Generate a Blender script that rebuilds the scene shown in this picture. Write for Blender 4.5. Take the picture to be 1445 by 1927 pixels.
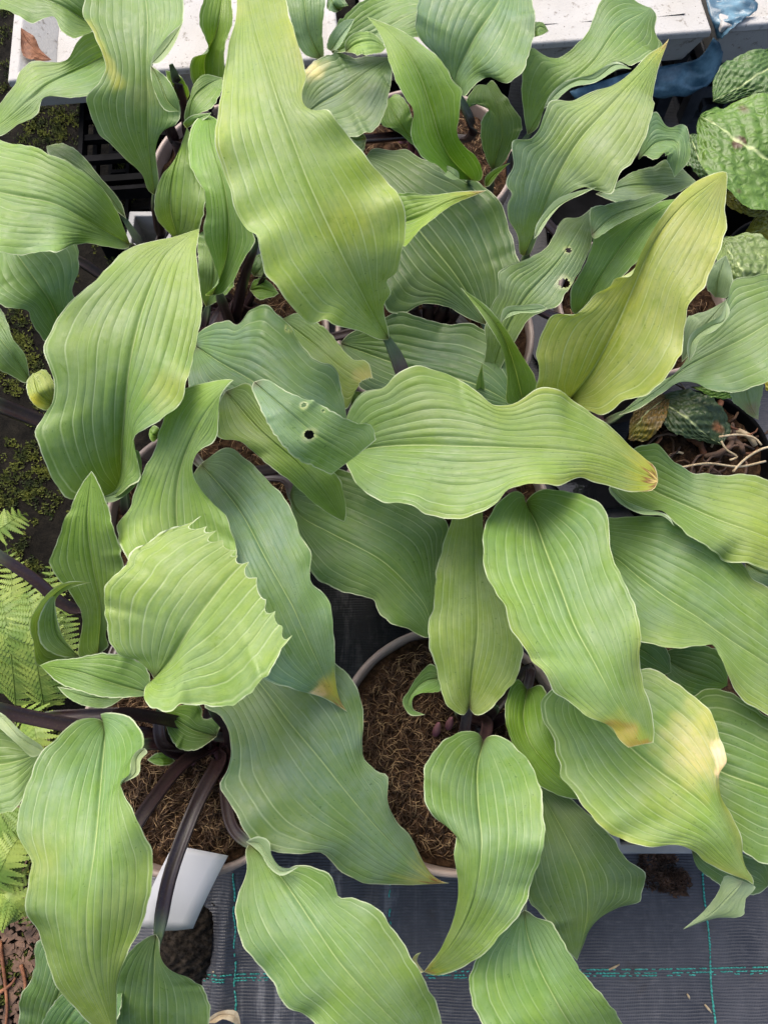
import bpy, math, random
import numpy as np
from mathutils import Vector

random.seed(11)
rng = np.random.default_rng(11)
scene = bpy.context.scene
for o in list(bpy.data.objects):
    bpy.data.objects.remove(o)

# ------------------------------------------------------------------ camera
CAM_H, PITCH, FPX, PW, PH = 0.90, 70.0, 1449.0, 1445.0, 1927.0
TILT = math.radians(90.0 - PITCH)
cd = bpy.data.cameras.new('camera')
cam = bpy.data.objects.new('camera', cd)
scene.collection.objects.link(cam)
cam.location = (0, 0, CAM_H)
cam.rotation_euler = (TILT, 0, 0)
cd.sensor_fit = 'VERTICAL'
cd.sensor_height = 24.0
cd.lens = 24.0 * FPX / PH
cd.clip_start = 0.01
cd.clip_end = 500
scene.camera = cam
scene.render.resolution_x = 767
scene.render.resolution_y = 1024
scene.cycles.max_bounces = 6
scene.cycles.diffuse_bounces = 3
scene.cycles.glossy_bounces = 2
scene.cycles.transmission_bounces = 4

# ------------------------------------------------------------------ light
SUN_EL, SUN_AZ = 56.0, 328.0        # soft light from above, a little from the far left
world = bpy.data.worlds.new('World')
scene.world = world
world.use_nodes = True
wn = world.node_tree.nodes
wl = world.node_tree.links
sky = wn.new('ShaderNodeTexSky')
sky.sky_type = 'NISHITA'
sky.sun_disc = False
sky.sun_elevation = math.radians(SUN_EL)
sky.sun_rotation = math.radians(SUN_AZ)
sky.air_density = 1.0
sky.dust_density = 5.0
sky.ozone_density = 0.6
wl.new(sky.outputs[0], wn['Background'].inputs[0])
wn['Background'].inputs[1].default_value = 0.13
sd = bpy.data.lights.new('sun', 'SUN')
sd.energy = 1.3
sd.angle = math.radians(42)
sd.color = (1.0, 0.97, 0.92)
sun = bpy.data.objects.new('sun', sd)
scene.collection.objects.link(sun)
az, el = math.radians(SUN_AZ), math.radians(SUN_EL)
dirv = Vector((math.sin(az) * math.cos(el), math.cos(az) * math.cos(el), math.sin(el)))
sun.rotation_euler = (-dirv).to_track_quat('-Z', 'Y').to_euler()
sun.location = dirv * 5
scene.view_settings.view_transform = 'Standard'
scene.view_settings.look = 'None'
scene.view_settings.gamma = 1.0
scene.view_settings.use_curve_mapping = False
scene.view_settings.exposure = 1.25

# ------------------------------------------------------------------ helpers
CT, ST = math.cos(TILT), math.sin(TILT)


def P(px, py, z):
    """surveyed point: where the sight line of a photo point meets the height z (metres)"""
    px = np.asarray(px, float); py = np.asarray(py, float); z = np.asarray(z, float)
    dx = (px - PW / 2) / FPX
    dy = (PH / 2 - py) / FPX
    wy = dy * CT + ST
    wz = dy * ST - CT
    t = (z - CAM_H) / wz
    return np.stack([dx * t, wy * t, z + 0 * t], -1)


def PV(px, py, z):
    return Vector(P(px, py, z).tolist())


COL = scene.collection


def link(o, parent=None):
    COL.objects.link(o)
    if parent is not None:
        o.parent = parent
        o.matrix_parent_inverse = Matrix_inv(parent)
    return o


def Matrix_inv(parent):
    m = parent.matrix_basis.copy()
    p = parent.parent
    while p is not None:
        m = p.matrix_basis @ m if False else m
        p = None
    return world_basis(parent).inverted()


def world_basis(o):
    if o.parent is None:
        return o.matrix_basis.copy()
    return world_basis(o.parent) @ o.matrix_parent_inverse @ o.matrix_basis


def mesh_obj(name, verts, faces, mat, parent=None, smooth=True):
    me = bpy.data.meshes.new(name)
    me.from_pydata([tuple(map(float, v)) for v in verts], [], faces)
    if smooth:
        me.polygons.foreach_set('use_smooth', [True] * len(me.polygons))
    me.materials.append(mat)
    me.update()
    o = bpy.data.objects.new(name, me)
    link(o, parent)
    return o


def empty(name, loc):
    o = bpy.data.objects.new(name, None)
    o.empty_display_size = 0.05
    o.location = loc
    COL.objects.link(o)
    return o


def tag(o, label=None, cat=None, group=None, kind=None):
    if label: o['label'] = label
    if cat: o['category'] = cat
    if group: o['group'] = group
    if kind: o['kind'] = kind
    return o


class MB:
    def __init__(s):
        s.v, s.f = [], []

    def add(s, v, f):
        n = len(s.v)
        s.v += [tuple(map(float, q)) for q in v]
        s.f += [tuple(i + n for i in q) for q in f]

    def box(s, x0, x1, y0, y1, z0, z1):
        v = [(x, y, z) for z in (z0, z1) for y in (y0, y1) for x in (x0, x1)]
        s.add(v, [(0, 2, 3, 1), (4, 5, 7, 6), (0, 1, 5, 4), (2, 6, 7, 3), (0, 4, 6, 2), (1, 3, 7, 5)])

    def tube(s, pts, rad, n=6):
        pts = [Vector(p) for p in pts]
        m = len(pts)
        vs, fs = [], []
        for i, p in enumerate(pts):
            t = (pts[min(i + 1, m - 1)] - pts[max(i - 1, 0)])
            t = t.normalized() if t.length > 1e-9 else Vector((0, 0, 1))
            up = Vector((0, 0, 1)) if abs(t.z) < 0.95 else Vector((1, 0, 0))
            a = t.cross(up).normalized(); b = a.cross(t)
            r = rad[i] if hasattr(rad, '__len__') else rad
            for k in range(n):
                w = 2 * math.pi * k / n
                vs.append(p + a * (math.cos(w) * r) + b * (math.sin(w) * r))
        for i in range(m - 1):
            for k in range(n):
                fs.append((i * n + k, i * n + (k + 1) % n, (i + 1) * n + (k + 1) % n, (i + 1) * n + k))
        fs.append(tuple(range(n - 1, -1, -1)))
        fs.append(tuple((m - 1) * n + k for k in range(n)))
        s.add(vs, fs)

    def lathe(s, prof, c=(0, 0, 0), n=64, close=False):
        vs, fs = [], []
        m = len(prof)
        for r, z in prof:
            for k in range(n):
                w = 2 * math.pi * k / n
                vs.append((c[0] + r * math.cos(w), c[1] + r * math.sin(w), c[2] + z))
        for i in range(m - 1):
            for k in range(n):
                fs.append((i * n + k, i * n + (k + 1) % n, (i + 1) * n + (k + 1) % n, (i + 1) * n + k))
        if close:
            fs.append(tuple(range(n - 1, -1, -1)))
        s.add(vs, fs)

    def build(s, name, mat, parent=None, smooth=False):
        return mesh_obj(name, s.v, s.f, mat, parent, smooth)


# ------------------------------------------------------------------ materials
def newmat(name):
    m = bpy.data.materials.new(name)
    m.use_nodes = True
    nt = m.node_tree
    b = nt.nodes['Principled BSDF']
    return m, nt, b


def N(nt, kind, **kw):
    n = nt.nodes.new(kind)
    for k, v in kw.items():
        setattr(n, k, v)
    return n


def math_node(nt, op, a, b=None, c=None, clamp=False):
    n = nt.nodes.new('ShaderNodeMath')
    n.operation = op
    n.use_clamp = clamp
    for i, x in enumerate((a, b, c)):
        if x is None: continue
        if isinstance(x, (int, float)): n.inputs[i].default_value = x
        else: nt.links.new(x, n.inputs[i])
    return n.outputs[0]


def mixcol(nt, fac, a, b, mode='MIX'):
    n = nt.nodes.new('ShaderNodeMix')
    n.data_type = 'RGBA'
    n.blend_type = mode
    for s, x in ((n.inputs[0], fac), (n.inputs[6], a), (n.inputs[7], b)):
        if isinstance(x, (int, float)): s.default_value = x
        elif isinstance(x, tuple): s.default_value = (*x, 1) if len(x) == 3 else x
        else: nt.links.new(x, s)
    return n.outputs[2]


def maprange(nt, x, a, b, c, d, smooth=True):
    n = nt.nodes.new('ShaderNodeMapRange')
    n.interpolation_type = 'SMOOTHSTEP' if smooth else 'LINEAR'
    nt.links.new(x, n.inputs[0])
    for i, v in enumerate((a, b, c, d)):
        n.inputs[i + 1].default_value = v
    return n.outputs[0]


def noise(nt, scale, vec=None, detail=4, rough=0.55, dist=0.0):
    n = nt.nodes.new('ShaderNodeTexNoise')
    n.inputs['Scale'].default_value = scale
    n.inputs['Detail'].default_value = detail
    n.inputs['Roughness'].default_value = rough
    n.inputs['Distortion'].default_value = dist
    if vec is not None: nt.links.new(vec, n.inputs['Vector'])
    return n.outputs[0]


def texco(nt):
    return nt.nodes.new('ShaderNodeNewGeometry').outputs['Position']


def mapping(nt, vec, scale=(1, 1, 1), rot=(0, 0, 0)):
    n = nt.nodes.new('ShaderNodeMapping')
    n.inputs['Scale'].default_value = scale
    n.inputs['Rotation'].default_value = rot
    nt.links.new(vec, n.inputs['Vector'])
    return n.outputs[0]


def bump(nt, h, strength, dist, bsdf):
    n = nt.nodes.new('ShaderNodeBump')
    n.inputs['Strength'].default_value = strength
    n.inputs['Distance'].default_value = dist
    nt.links.new(h, n.inputs['Height'])
    nt.links.new(n.outputs[0], bsdf.inputs['Normal'])
    return n


def attr(nt, name):
    n = nt.nodes.new('ShaderNodeAttribute')
    n.attribute_name = name
    return n


def simple(name, c1, c2, scale, rough=0.6, bstr=0.3, bdist=0.002, spec=0.4, bscale=None, detail=6):
    m, nt, b = newmat(name)
    pos = texco(nt)
    f = noise(nt, scale, pos, detail)
    fac = maprange(nt, f, 0.35, 0.68, 0, 1)
    nt.links.new(mixcol(nt, fac, c1, c2), b.inputs['Base Color'])
    b.inputs['Roughness'].default_value = rough
    b.inputs['Specular IOR Level'].default_value = spec
    if bstr:
        bump(nt, noise(nt, bscale or scale * 3, pos, 6), bstr, bdist, b)
    return m


def leaf_material(name, rugose=False):
    m, nt, b = newmat(name)
    tint = attr(nt, 'tint').outputs['Color']
    vein = attr(nt, 'vein').outputs['Fac']
    edged = attr(nt, 'edged').outputs['Fac']
    uv = nt.nodes.new('ShaderNodeUVMap').outputs[0]
    pos = texco(nt)
    # broad mottling, bloom rubbed off in places
    n1 = noise(nt, 42, pos, 6, 0.62)
    col = mixcol(nt, maprange(nt, n1, 0.34, 0.66, 0.0, 0.9), tint,
                 mixcol(nt, 1.0, tint, (0.86, 0.93, 0.50), 'MULTIPLY'))
    n2 = noise(nt, 150, pos, 5, 0.65)
    col = mixcol(nt, maprange(nt, n2, 0.42, 0.68, 0.0, 0.65), col, mixcol(nt, 1.0, col, (1.16, 1.13, 1.22), 'MULTIPLY'))
    n3 = noise(nt, 11, pos, 3, 0.5)
    col = mixcol(nt, maprange(nt, n3, 0.40, 0.66, 0.0, 0.55), col, mixcol(nt, 1.0, col, (1.22, 1.08, 0.74), 'MULTIPLY'))
    # long streaks running with the veins
    st = noise(nt, 1.0, mapping(nt, uv, (9, 16, 1)), 4, 0.6)
    col = mixcol(nt, maprange(nt, st, 0.36, 0.66, 0.0, 0.6), col, mixcol(nt, 1.0, col, (1.26, 1.16, 0.98), 'MULTIPLY'))
    rub = noise(nt, 1.0, mapping(nt, uv, (2.6, 15, 1)), 5, 0.7, 0.8)
    col = mixcol(nt, maprange(nt, rub, 0.57, 0.70, 0.0, 0.7), col, mixcol(nt, 1.0, col, (0.70, 0.80, 0.30), 'MULTIPLY'))
    # small dark specks
    sp = noise(nt, 420, pos, 2, 0.5)
    spm = math_node(nt, 'MULTIPLY', maprange(nt, sp, 0.66, 0.73, 0, 0.75), maprange(nt, noise(nt, 26, pos, 3), 0.42, 0.60, 0, 1))
    col = mixcol(nt, spm, col, mixcol(nt, 1.0, col, (0.42, 0.52, 0.36), 'MULTIPLY'))
    # pale veins, some faint, some clear
    pp = math_node(nt, 'PINGPONG', vein, 0.5)
    vs_ = maprange(nt, noise(nt, 1.0, mapping(nt, uv, (2.0, 3.0, 1)), 3), 0.36, 0.64, 0.12, 0.95)
    vl = math_node(nt, 'MULTIPLY', maprange(nt, pp, 0.0, 0.10, 0.72, 0.0), vs_)
    col = mixcol(nt, vl, col, mixcol(nt, 0.65, col, (0.42, 0.50, 0.28)))
    dk = math_node(nt, 'MULTIPLY', maprange(nt, pp, 0.02, 0.20, 0.0, 1.0), maprange(nt, pp, 0.10, 0.34, 1.0, 0.0))  # darker flanks of the veins: pleat shading painted into the colour
    col = mixcol(nt, math_node(nt, 'MULTIPLY', dk, 0.40), col, mixcol(nt, 1.0, col, (0.74, 0.84, 0.66), 'MULTIPLY'))
    mid = maprange(nt, vein, 0.0, 0.13, 0.62, 0.0)
    col = mixcol(nt, mid, col, (0.36, 0.44, 0.17))
    # thin pale margin, uneven
    ed = math_node(nt, 'MULTIPLY', maprange(nt, edged, 0.0002, 0.0010, 0.9, 0.0), maprange(nt, noise(nt, 55, pos, 3), 0.35, 0.62, 0.15, 1.0))
    col = mixcol(nt, ed, col, (0.50, 0.55, 0.36))
    # paler underside
    bf = nt.nodes.new('ShaderNodeNewGeometry').outputs['Backfacing']
    und = mixcol(nt, 0.45, col, (0.24, 0.32, 0.2))
    col = mixcol(nt, bf, col, und)
    nt.links.new(col, b.inputs['Base Color'])
    rr = maprange(nt, n2, 0.3, 0.7, 0.34, 0.60)
    nt.links.new(rr, b.inputs['Roughness'])
    b.inputs['Specular IOR Level'].default_value = 0.34
    fine = noise(nt, 1.0, mapping(nt, uv, (26, 60, 1)), 3, 0.5)
    h = math_node(nt, 'ADD', math_node(nt, 'MULTIPLY', fine, 0.35), math_node(nt, 'MULTIPLY', noise(nt, 260, pos, 4), 0.5))
    h = math_node(nt, 'ADD', h, maprange(nt, pp, 0.0, 0.12, -0.35, 0.0))
    bump(nt, h, 0.55, 0.0008, b)
    tr = nt.nodes.new('ShaderNodeBsdfTranslucent')
    nt.links.new(mixcol(nt, 1.0, col, (1.25, 1.35, 0.55), 'MULTIPLY'), tr.inputs[0])
    mx = nt.nodes.new('ShaderNodeMixShader')
    mx.inputs[0].default_value = 0.24
    nt.links.new(b.outputs[0], mx.inputs[1])
    nt.links.new(tr.outputs[0], mx.inputs[2])
    nt.links.new(mx.outputs[0], nt.nodes['Material Output'].inputs[0])
    return m


def primula_material():
    m, nt, b = newmat('primula_leaf')
    tint = attr(nt, 'tint').outputs['Color']
    vein = attr(nt, 'vein').outputs['Fac']
    pos = texco(nt)
    vo = N(nt, 'ShaderNodeTexVoronoi', feature='DISTANCE_TO_EDGE')
    vo.inputs['Scale'].default_value = 120
    warp = nt.nodes.new('ShaderNodeVectorMath'); warp.operation = 'ADD'
    nz = nt.nodes.new('ShaderNodeTexNoise'); nz.inputs['Scale'].default_value = 60
    sc = nt.nodes.new('ShaderNodeVectorMath'); sc.operation = 'SCALE'; sc.inputs['Scale'].default_value = 0.008
    nt.links.new(nz.outputs['Color'], sc.inputs[0])
    nt.links.new(pos, nz.inputs['Vector'])
    nt.links.new(pos, warp.inputs[0]); nt.links.new(sc.outputs[0], warp.inputs[1])
    nt.links.new(warp.outputs[0], vo.inputs['Vector'])
    e = maprange(nt, vo.outputs['Distance'], 0.0, 0.5, 0, 1)
    col = mixcol(nt, e, mixcol(nt, 1.0, tint, (0.66, 0.72, 0.55), 'MULTIPLY'), tint)
    col = mixcol(nt, maprange(nt, noise(nt, 30, pos, 4), 0.4, 0.7, 0, 0.5), col, mixcol(nt, 1.0, col, (1.25, 1.15, 0.9), 'MULTIPLY'))
    col = mixcol(nt, maprange(nt, vein, 0, 0.22, 0.7, 0), col, (0.42, 0.48, 0.22))
    nt.links.new(col, b.inputs['Base Color'])
    b.inputs['Roughness'].default_value = 0.5
    bump(nt, e, 0.6, 0.0018, b)
    return m


def petiole_material():
    m, nt, b = newmat('petiole')
    a = attr(nt, 'along').outputs['Fac']
    pos = texco(nt)
    n = noise(nt, 520, pos, 3)
    dark = mixcol(nt, maprange(nt, n, 0.5, 0.7, 0, .55), (0.022, 0.010, 0.012), (0.050, 0.034, 0.018))
    green = (0.10, 0.15, 0.07)
    col = mixcol(nt, maprange(nt, a, 0.0, 0.16, 1, 0), dark, green)
    col = mixcol(nt, maprange(nt, a, 0.86, 1.0, 0, 0.8), col, (0.14, 0.045, 0.06))
    nt.links.new(col, b.inputs['Base Color'])
    b.inputs['Roughness'].default_value = 0.36
    b.inputs['Specular IOR Level'].default_value = 0.5
    return m


def fabric_material():
    m, nt, b = newmat('weed_fabric')
    pos = texco(nt)
    sep = nt.nodes.new('ShaderNodeSeparateXYZ'); nt.links.new(pos, sep.inputs[0])
    wob = math_node(nt, 'MULTIPLY', math_node(nt, 'SUBTRACT', noise(nt, 14, pos, 2), 0.5), 0.006)
    y = math_node(nt, 'ADD', sep.outputs[1], wob)
    x = math_node(nt, 'ADD', sep.outputs[0], wob)
    ry = math_node(nt, 'ABSOLUTE', math_node(nt, 'SINE', math_node(nt, 'MULTIPLY', y, math.pi / 0.0029)))
    rx = math_node(nt, 'ABSOLUTE', math_node(nt, 'SINE', math_node(nt, 'MULTIPLY', x, math.pi / 0.0017)))
    h = math_node(nt, 'ADD', ry, math_node(nt, 'MULTIPLY', rx, 0.35))
    broad = noise(nt, 9, mapping(nt, pos, (1.8, 0.9, 1)), 5, 0.6)
    fine = noise(nt, 120, mapping(nt, pos, (0.6, 1.6, 1)), 4, 0.7)
    c = mixcol(nt, maprange(nt, broad, 0.34, 0.7, 0, 1), (0.020, 0.021, 0.027), (0.052, 0.053, 0.062))
    c = mixcol(nt, maprange(nt, fine, 0.5, 0.75, 0, 0.6), c, (0.085, 0.083, 0.085))
    c = mixcol(nt, maprange(nt, ry, 0.0, 0.40, 0.45, 0.0), c, (0.012, 0.012, 0.015))
    res = noise(nt, 1.0, mapping(nt, pos, (46, 7, 1)), 6, 0.7, 0.5)  # vertical streaks: wet sheen of the folds, painted into the base colour
    sheen_m = math_node(nt, 'MULTIPLY', maprange(nt, res, 0.50, 0.64, 0, 0.75), math_node(nt, 'MULTIPLY', maprange(nt, sep.outputs[0], -0.02, 0.05, 1.0, 0.12), maprange(nt, fine, 0.3, 0.55, 0.3, 1.0)))
    c = mixcol(nt, sheen_m, c, (0.17, 0.165, 0.165))
    dirt = noise(nt, 22, pos, 6, 0.65)
    c = mixcol(nt, maprange(nt, dirt, 0.58, 0.72, 0, 0.6), c, (0.022, 0.016, 0.011))
    nt.links.new(c, b.inputs['Base Color'])
    nt.links.new(maprange(nt, broad, 0.35, 0.62, 0.34, 0.62), b.inputs['Roughness'])
    b.inputs['Specular IOR Level'].default_value = 0.45
    bump(nt, math_node(nt, 'ADD', h, math_node(nt, 'MULTIPLY', fine, 1.6)), 0.42, 0.0009, b)
    return m


def soil_material(name, c1, c2, scale=160):
    m, nt, b = newmat(name)
    pos = texco(nt)
    f = noise(nt, scale, pos, 8, 0.7)
    col = mixcol(nt, maprange(nt, f, 0.35, 0.7, 0, 1), c1, c2)
    col = mixcol(nt, maprange(nt, noise(nt, 30, pos, 3), 0.42, 0.66, 0, 0.6), col, mixcol(nt, 1.0, col, (0.45, 0.45, 0.45), 'MULTIPLY'))
    nt.links.new(col, b.inputs['Base Color'])
    b.inputs['Roughness'].default_value = 0.85
    b.inputs['Specular IOR Level'].default_value = 0.06
    bump(nt, f, 0.9, 0.004, b)
    return m


def foam_material():
    m, nt, b = newmat('polystyrene')
    pos = texco(nt)
    n = noise(nt, 70, pos, 6, 0.7)
    c = mixcol(nt, maprange(nt, noise(nt, 7, pos, 4), 0.35, 0.7, 0, 0.7), (0.37, 0.36, 0.345), (0.29, 0.27, 0.235))
    c = mixcol(nt, maprange(nt, n, 0.56, 0.68, 0, 0.75), c, (0.10, 0.08, 0.055))
    c = mixcol(nt, maprange(nt, noise(nt, 260, pos, 3), 0.66, 0.72, 0, 0.8), c, (0.06, 0.045, 0.03))
    nt.links.new(c, b.inputs['Base Color'])
    b.inputs['Roughness'].default_value = 0.75
    vo = N(nt, 'ShaderNodeTexVoronoi'); vo.inputs['Scale'].default_value = 320
    nt.links.new(pos, vo.inputs['Vector'])
    bump(nt, vo.outputs['Distance'], 0.25, 0.001, b)
    return m


def film_material():
    m, nt, b = newmat('blue_film')
    pos = texco(nt)
    n = noise(nt, 24, pos, 5, 0.6)
    c = mixcol(nt, maprange(nt, n, 0.35, 0.7, 0, 1), (0.025, 0.075, 0.12), (0.16, 0.30, 0.38))
    nt.links.new(c, b.inputs['Base Color'])
    b.inputs['Roughness'].default_value = 0.28
    b.inputs['Alpha'].default_value = 0.88
    bump(nt, noise(nt, 40, pos, 5), 0.5, 0.006, b)
    return m


M_LEAF = leaf_material('hosta_leaf')
M_PRIM = primula_material()
M_PET = petiole_material()
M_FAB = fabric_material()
M_SOIL = soil_material('coir_compost', (0.018, 0.010, 0.006), (0.085, 0.048, 0.026))
M_EARTH = soil_material('wet_earth', (0.004, 0.0036, 0.003), (0.014, 0.012, 0.009), 60)
M_CLOD = soil_material('dark_clod', (0.006, 0.005, 0.004), (0.045, 0.036, 0.028), 190)
M_POT = simple('taupe_pot', (0.22, 0.165, 0.14), (0.29, 0.225, 0.195), 40, 0.42, 0.1, 0.0006)
M_BLACK = simple('black_plastic', (0.003, 0.0032, 0.0034), (0.007, 0.007, 0.008), 30, 0.7, 0.12, 0.001, 0.03)
M_GREY = simple('grey_plastic', (0.16, 0.165, 0.17), (0.26, 0.26, 0.26), 22, 0.5, 0.15, 0.001)
M_DGREY = simple('slate_plastic', (0.03, 0.033, 0.04), (0.075, 0.08, 0.09), 22, 0.4, 0.15, 0.001)
M_FOAM = foam_material()
M_FILM = film_material()
M_LABEL = simple('label_plastic', (0.40, 0.40, 0.42), (0.44, 0.44, 0.46), 14, 0.45, 0.05, 0.0003)
M_FIBRE = simple('coir_fibre', (0.20, 0.115, 0.055), (0.40, 0.27, 0.14), 90, 0.8, 0, 0)
M_FIBRED = simple('coir_fibre_dark', (0.035, 0.018, 0.010), (0.11, 0.062, 0.032), 90, 0.85, 0, 0)
M_FERN = simple('fern_leaf', (0.085, 0.15, 0.018), (0.19, 0.25, 0.04), 45, 0.55, 0.2, 0.001)
M_MOSS = simple('moss', (0.018, 0.030, 0.005), (0.13, 0.145, 0.018), 55, 0.9, 0, 0)
M_CHIP = simple('bark_chip', (0.035, 0.020, 0.013), (0.13, 0.075, 0.048), 70, 0.8, 0.4, 0.002)
M_STRAW = simple('dry_straw', (0.34, 0.25, 0.14), (0.52, 0.42, 0.27), 120, 0.7, 0.2, 0.001)
M_DEAD = simple('dead_leaf', (0.10, 0.035, 0.014), (0.24, 0.10, 0.045), 70, 0.7, 0.5, 0.002)
M_THREAD = simple('green_thread', (0.02, 0.22, 0.18), (0.06, 0.36, 0.30), 300, 0.6, 0.2, 0.0005)
M_BUD = simple('pink_sheath', (0.16, 0.05, 0.075), (0.26, 0.12, 0.12), 60, 0.45, 0.1, 0.001)

# ------------------------------------------------------------------ setting
gx = np.linspace(-40, 40, 3)
earth = mesh_obj('ground', [(-60, -60, -0.012), (60, -60, -0.012), (60, 60, -0.012), (-60, 60, -0.012)], [(0, 1, 2, 3)], M_EARTH, None, False)
tag(earth, kind='structure')

# woven weed fabric with long soft folds
def fab_h(x, y):
    h = 0.0012 * np.sin(x * 31 + y * 7) + 0.0010 * np.sin(x * 13 - y * 23 + 1)
    for cx, w, a in ((-0.185, .012, .011), (-0.145, .010, .009), (-0.218, .010, .007), (0.012, .012, .008), (-0.02, .012, .005)):
        h = h + a * np.exp(-((x - cx - 0.02 * np.sin(y * 9)) / w) ** 2) * np.clip((0.02 - y) / 0.1, 0, 1)
    return h


def sheet(x0, x1, y0, y1, nx, ny, zf, jag=0.0):
    xs = np.linspace(x0, x1, nx); ys = np.linspace(y0, y1, ny)
    X, Y = np.meshgrid(xs, ys)
    if jag:
        wav = jag * (np.sin(Y * 21) + 0.6 * np.sin(Y * 47 + 1) + 0.4 * np.sin(Y * 97))
        X = X + wav * np.clip(1 - (X - x0) / 0.08, 0, 1)
    Z = zf(X, Y)
    v = np.stack([X, Y, Z], -1).reshape(-1, 3)
    f = [(j * nx + i, j * nx + i + 1, (j + 1) * nx + i + 1, (j + 1) * nx + i) for j in range(ny - 1) for i in range(nx - 1)]
    return v, f


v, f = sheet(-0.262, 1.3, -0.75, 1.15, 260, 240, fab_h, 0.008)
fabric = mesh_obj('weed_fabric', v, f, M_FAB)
tag(fabric, kind='structure')


def thread(pts, w=0.0012, gaps=0.0):
    """a stitched coloured line lying on the fabric, dashed where the weave covers it"""
    mb = MB()
    pts = np.array(pts, float)
    seg = np.sqrt((np.diff(pts, axis=0) ** 2).sum(1)); cum = np.concatenate([[0], np.cumsum(seg)])
    L = cum[-1]
    s = 0.0
    while s < L:
        ln = random.uniform(0.0022, 0.0040)
        if random.random() > gaps:
            a = np.array([np.interp(s, cum, pts[:, k]) for k in range(2)])
            b = np.array([np.interp(min(s + ln, L), cum, pts[:, k]) for k in range(2)])
            j = np.array([random.uniform(-1, 1), random.uniform(-1, 1)]) * 0.0004
            a = a + j; b = b - j
            za = float(fab_h(a[0], a[1])); zb = float(fab_h(b[0], b[1]))
            ww = w * random.uniform(0.6, 1.1)
            mb.tube([(a[0], a[1], za + 0.0002), ((a[0] + b[0]) / 2, (a[1] + b[1]) / 2, (za + zb) / 2 + 0.0008), (b[0], b[1], zb + 0.0002)], [ww * .35, ww * .5, ww * .35], 5)
        s += ln * 1.08
    o = mb.build('stitched_thread', M_THREAD, fabric, True)
    return o


for a, b, g in (((1290, 1250), (1362, 2150), 0.03), ((444, 1600), (443, 1960), 0.1), ((733, 1660), (735, 1850), 0.55)):
    A, B = P(*a, 0.0), P(*b, 0.0)
    n = 30
    pts = [(A[0] + (B[0] - A[0]) * i / n + 0.0010 * math.sin(i * 1.1), A[1] + (B[1] - A[1]) * i / n) for i in range(n + 1)]
    thread(pts, 0.0024, g)
for yy, gp in ((1822, .25), (1829, .25), (1834, .45)):
    A, B = P(330, yy + 12, 0.0), P(2300, yy - 12, 0.0)
    thread([(A[0], A[1]), (B[0], B[1])], 0.0017, gp)


# ------------------------------------------------------------------ leaf builder
def cr(pts, n, zk=None):
    p = np.array(pts, float)
    d = np.sqrt((np.diff(p, axis=0) ** 2).sum(1)) + 1e-6
    u = np.concatenate([[0], np.cumsum(np.sqrt(d))])
    m = len(p)
    tan = np.zeros_like(p)
    for i in range(m):
        if i == 0: tan[i] = (p[1] - p[0]) / (u[1] - u[0])
        elif i == m - 1: tan[i] = (p[-1] - p[-2]) / (u[-1] - u[-2])
        else:
            h0, h1 = u[i] - u[i - 1], u[i + 1] - u[i]
            d0, d1 = (p[i] - p[i - 1]) / h0, (p[i + 1] - p[i]) / h1
            tan[i] = (d0 * h1 + d1 * h0) / (h0 + h1)
    out = []
    for i in range(m - 1):
        h = u[i + 1] - u[i]
        for s in np.linspace(0, 1, 14, endpoint=False):
            a = 2 * s ** 3 - 3 * s ** 2 + 1; b = s ** 3 - 2 * s ** 2 + s; c = -2 * s ** 3 + 3 * s ** 2; e = s ** 3 - s ** 2
            out.append(a * p[i] + b * h * tan[i] + c * p[i + 1] + e * h * tan[i + 1])
    out.append(p[-1])
    out = np.array(out)
    L = np.concatenate([[0], np.cumsum(np.sqrt((np.diff(out, axis=0) ** 2).sum(1)))])
    t = np.linspace(0.004, 0.998, n) * L[-1]
    return np.stack([np.interp(t, L, out[:, k]) for k in range(p.shape[1])], -1)


def prof(vals, t):
    vals = np.atleast_1d(np.array(vals, float))
    if len(vals) == 1: return np.full_like(t, vals[0])
    x = np.linspace(0, 1, len(vals))
    # smooth interpolation through evenly spaced keys
    r = np.interp(t, x, vals)
    k = 9
    pad = np.pad(r, (k, k), mode='reflect', reflect_type='odd')
    return np.convolve(pad, np.ones(2 * k + 1) / (2 * k + 1), 'valid')


TONE = {
    'g': (0.135, 0.225, 0.085),   # fresh mid green with bloom
    'b': (0.125, 0.205, 0.110),   # blue-grey bloom
    'y': (0.215, 0.278, 0.070),   # yellowing
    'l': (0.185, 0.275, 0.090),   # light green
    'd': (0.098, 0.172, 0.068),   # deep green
    'e': (0.068, 0.126, 0.050),   # deepest green
    'v': (0.130, 0.240, 0.040),   # vivid young green
    'p': (0.27, 0.34, 0.17),      # pale
}
CREAM, BROWN, RED, YEL = (0.62, 0.50, 0.30), (0.20, 0.095, 0.045), (0.20, 0.05, 0.03), (0.42, 0.40, 0.07)


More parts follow.
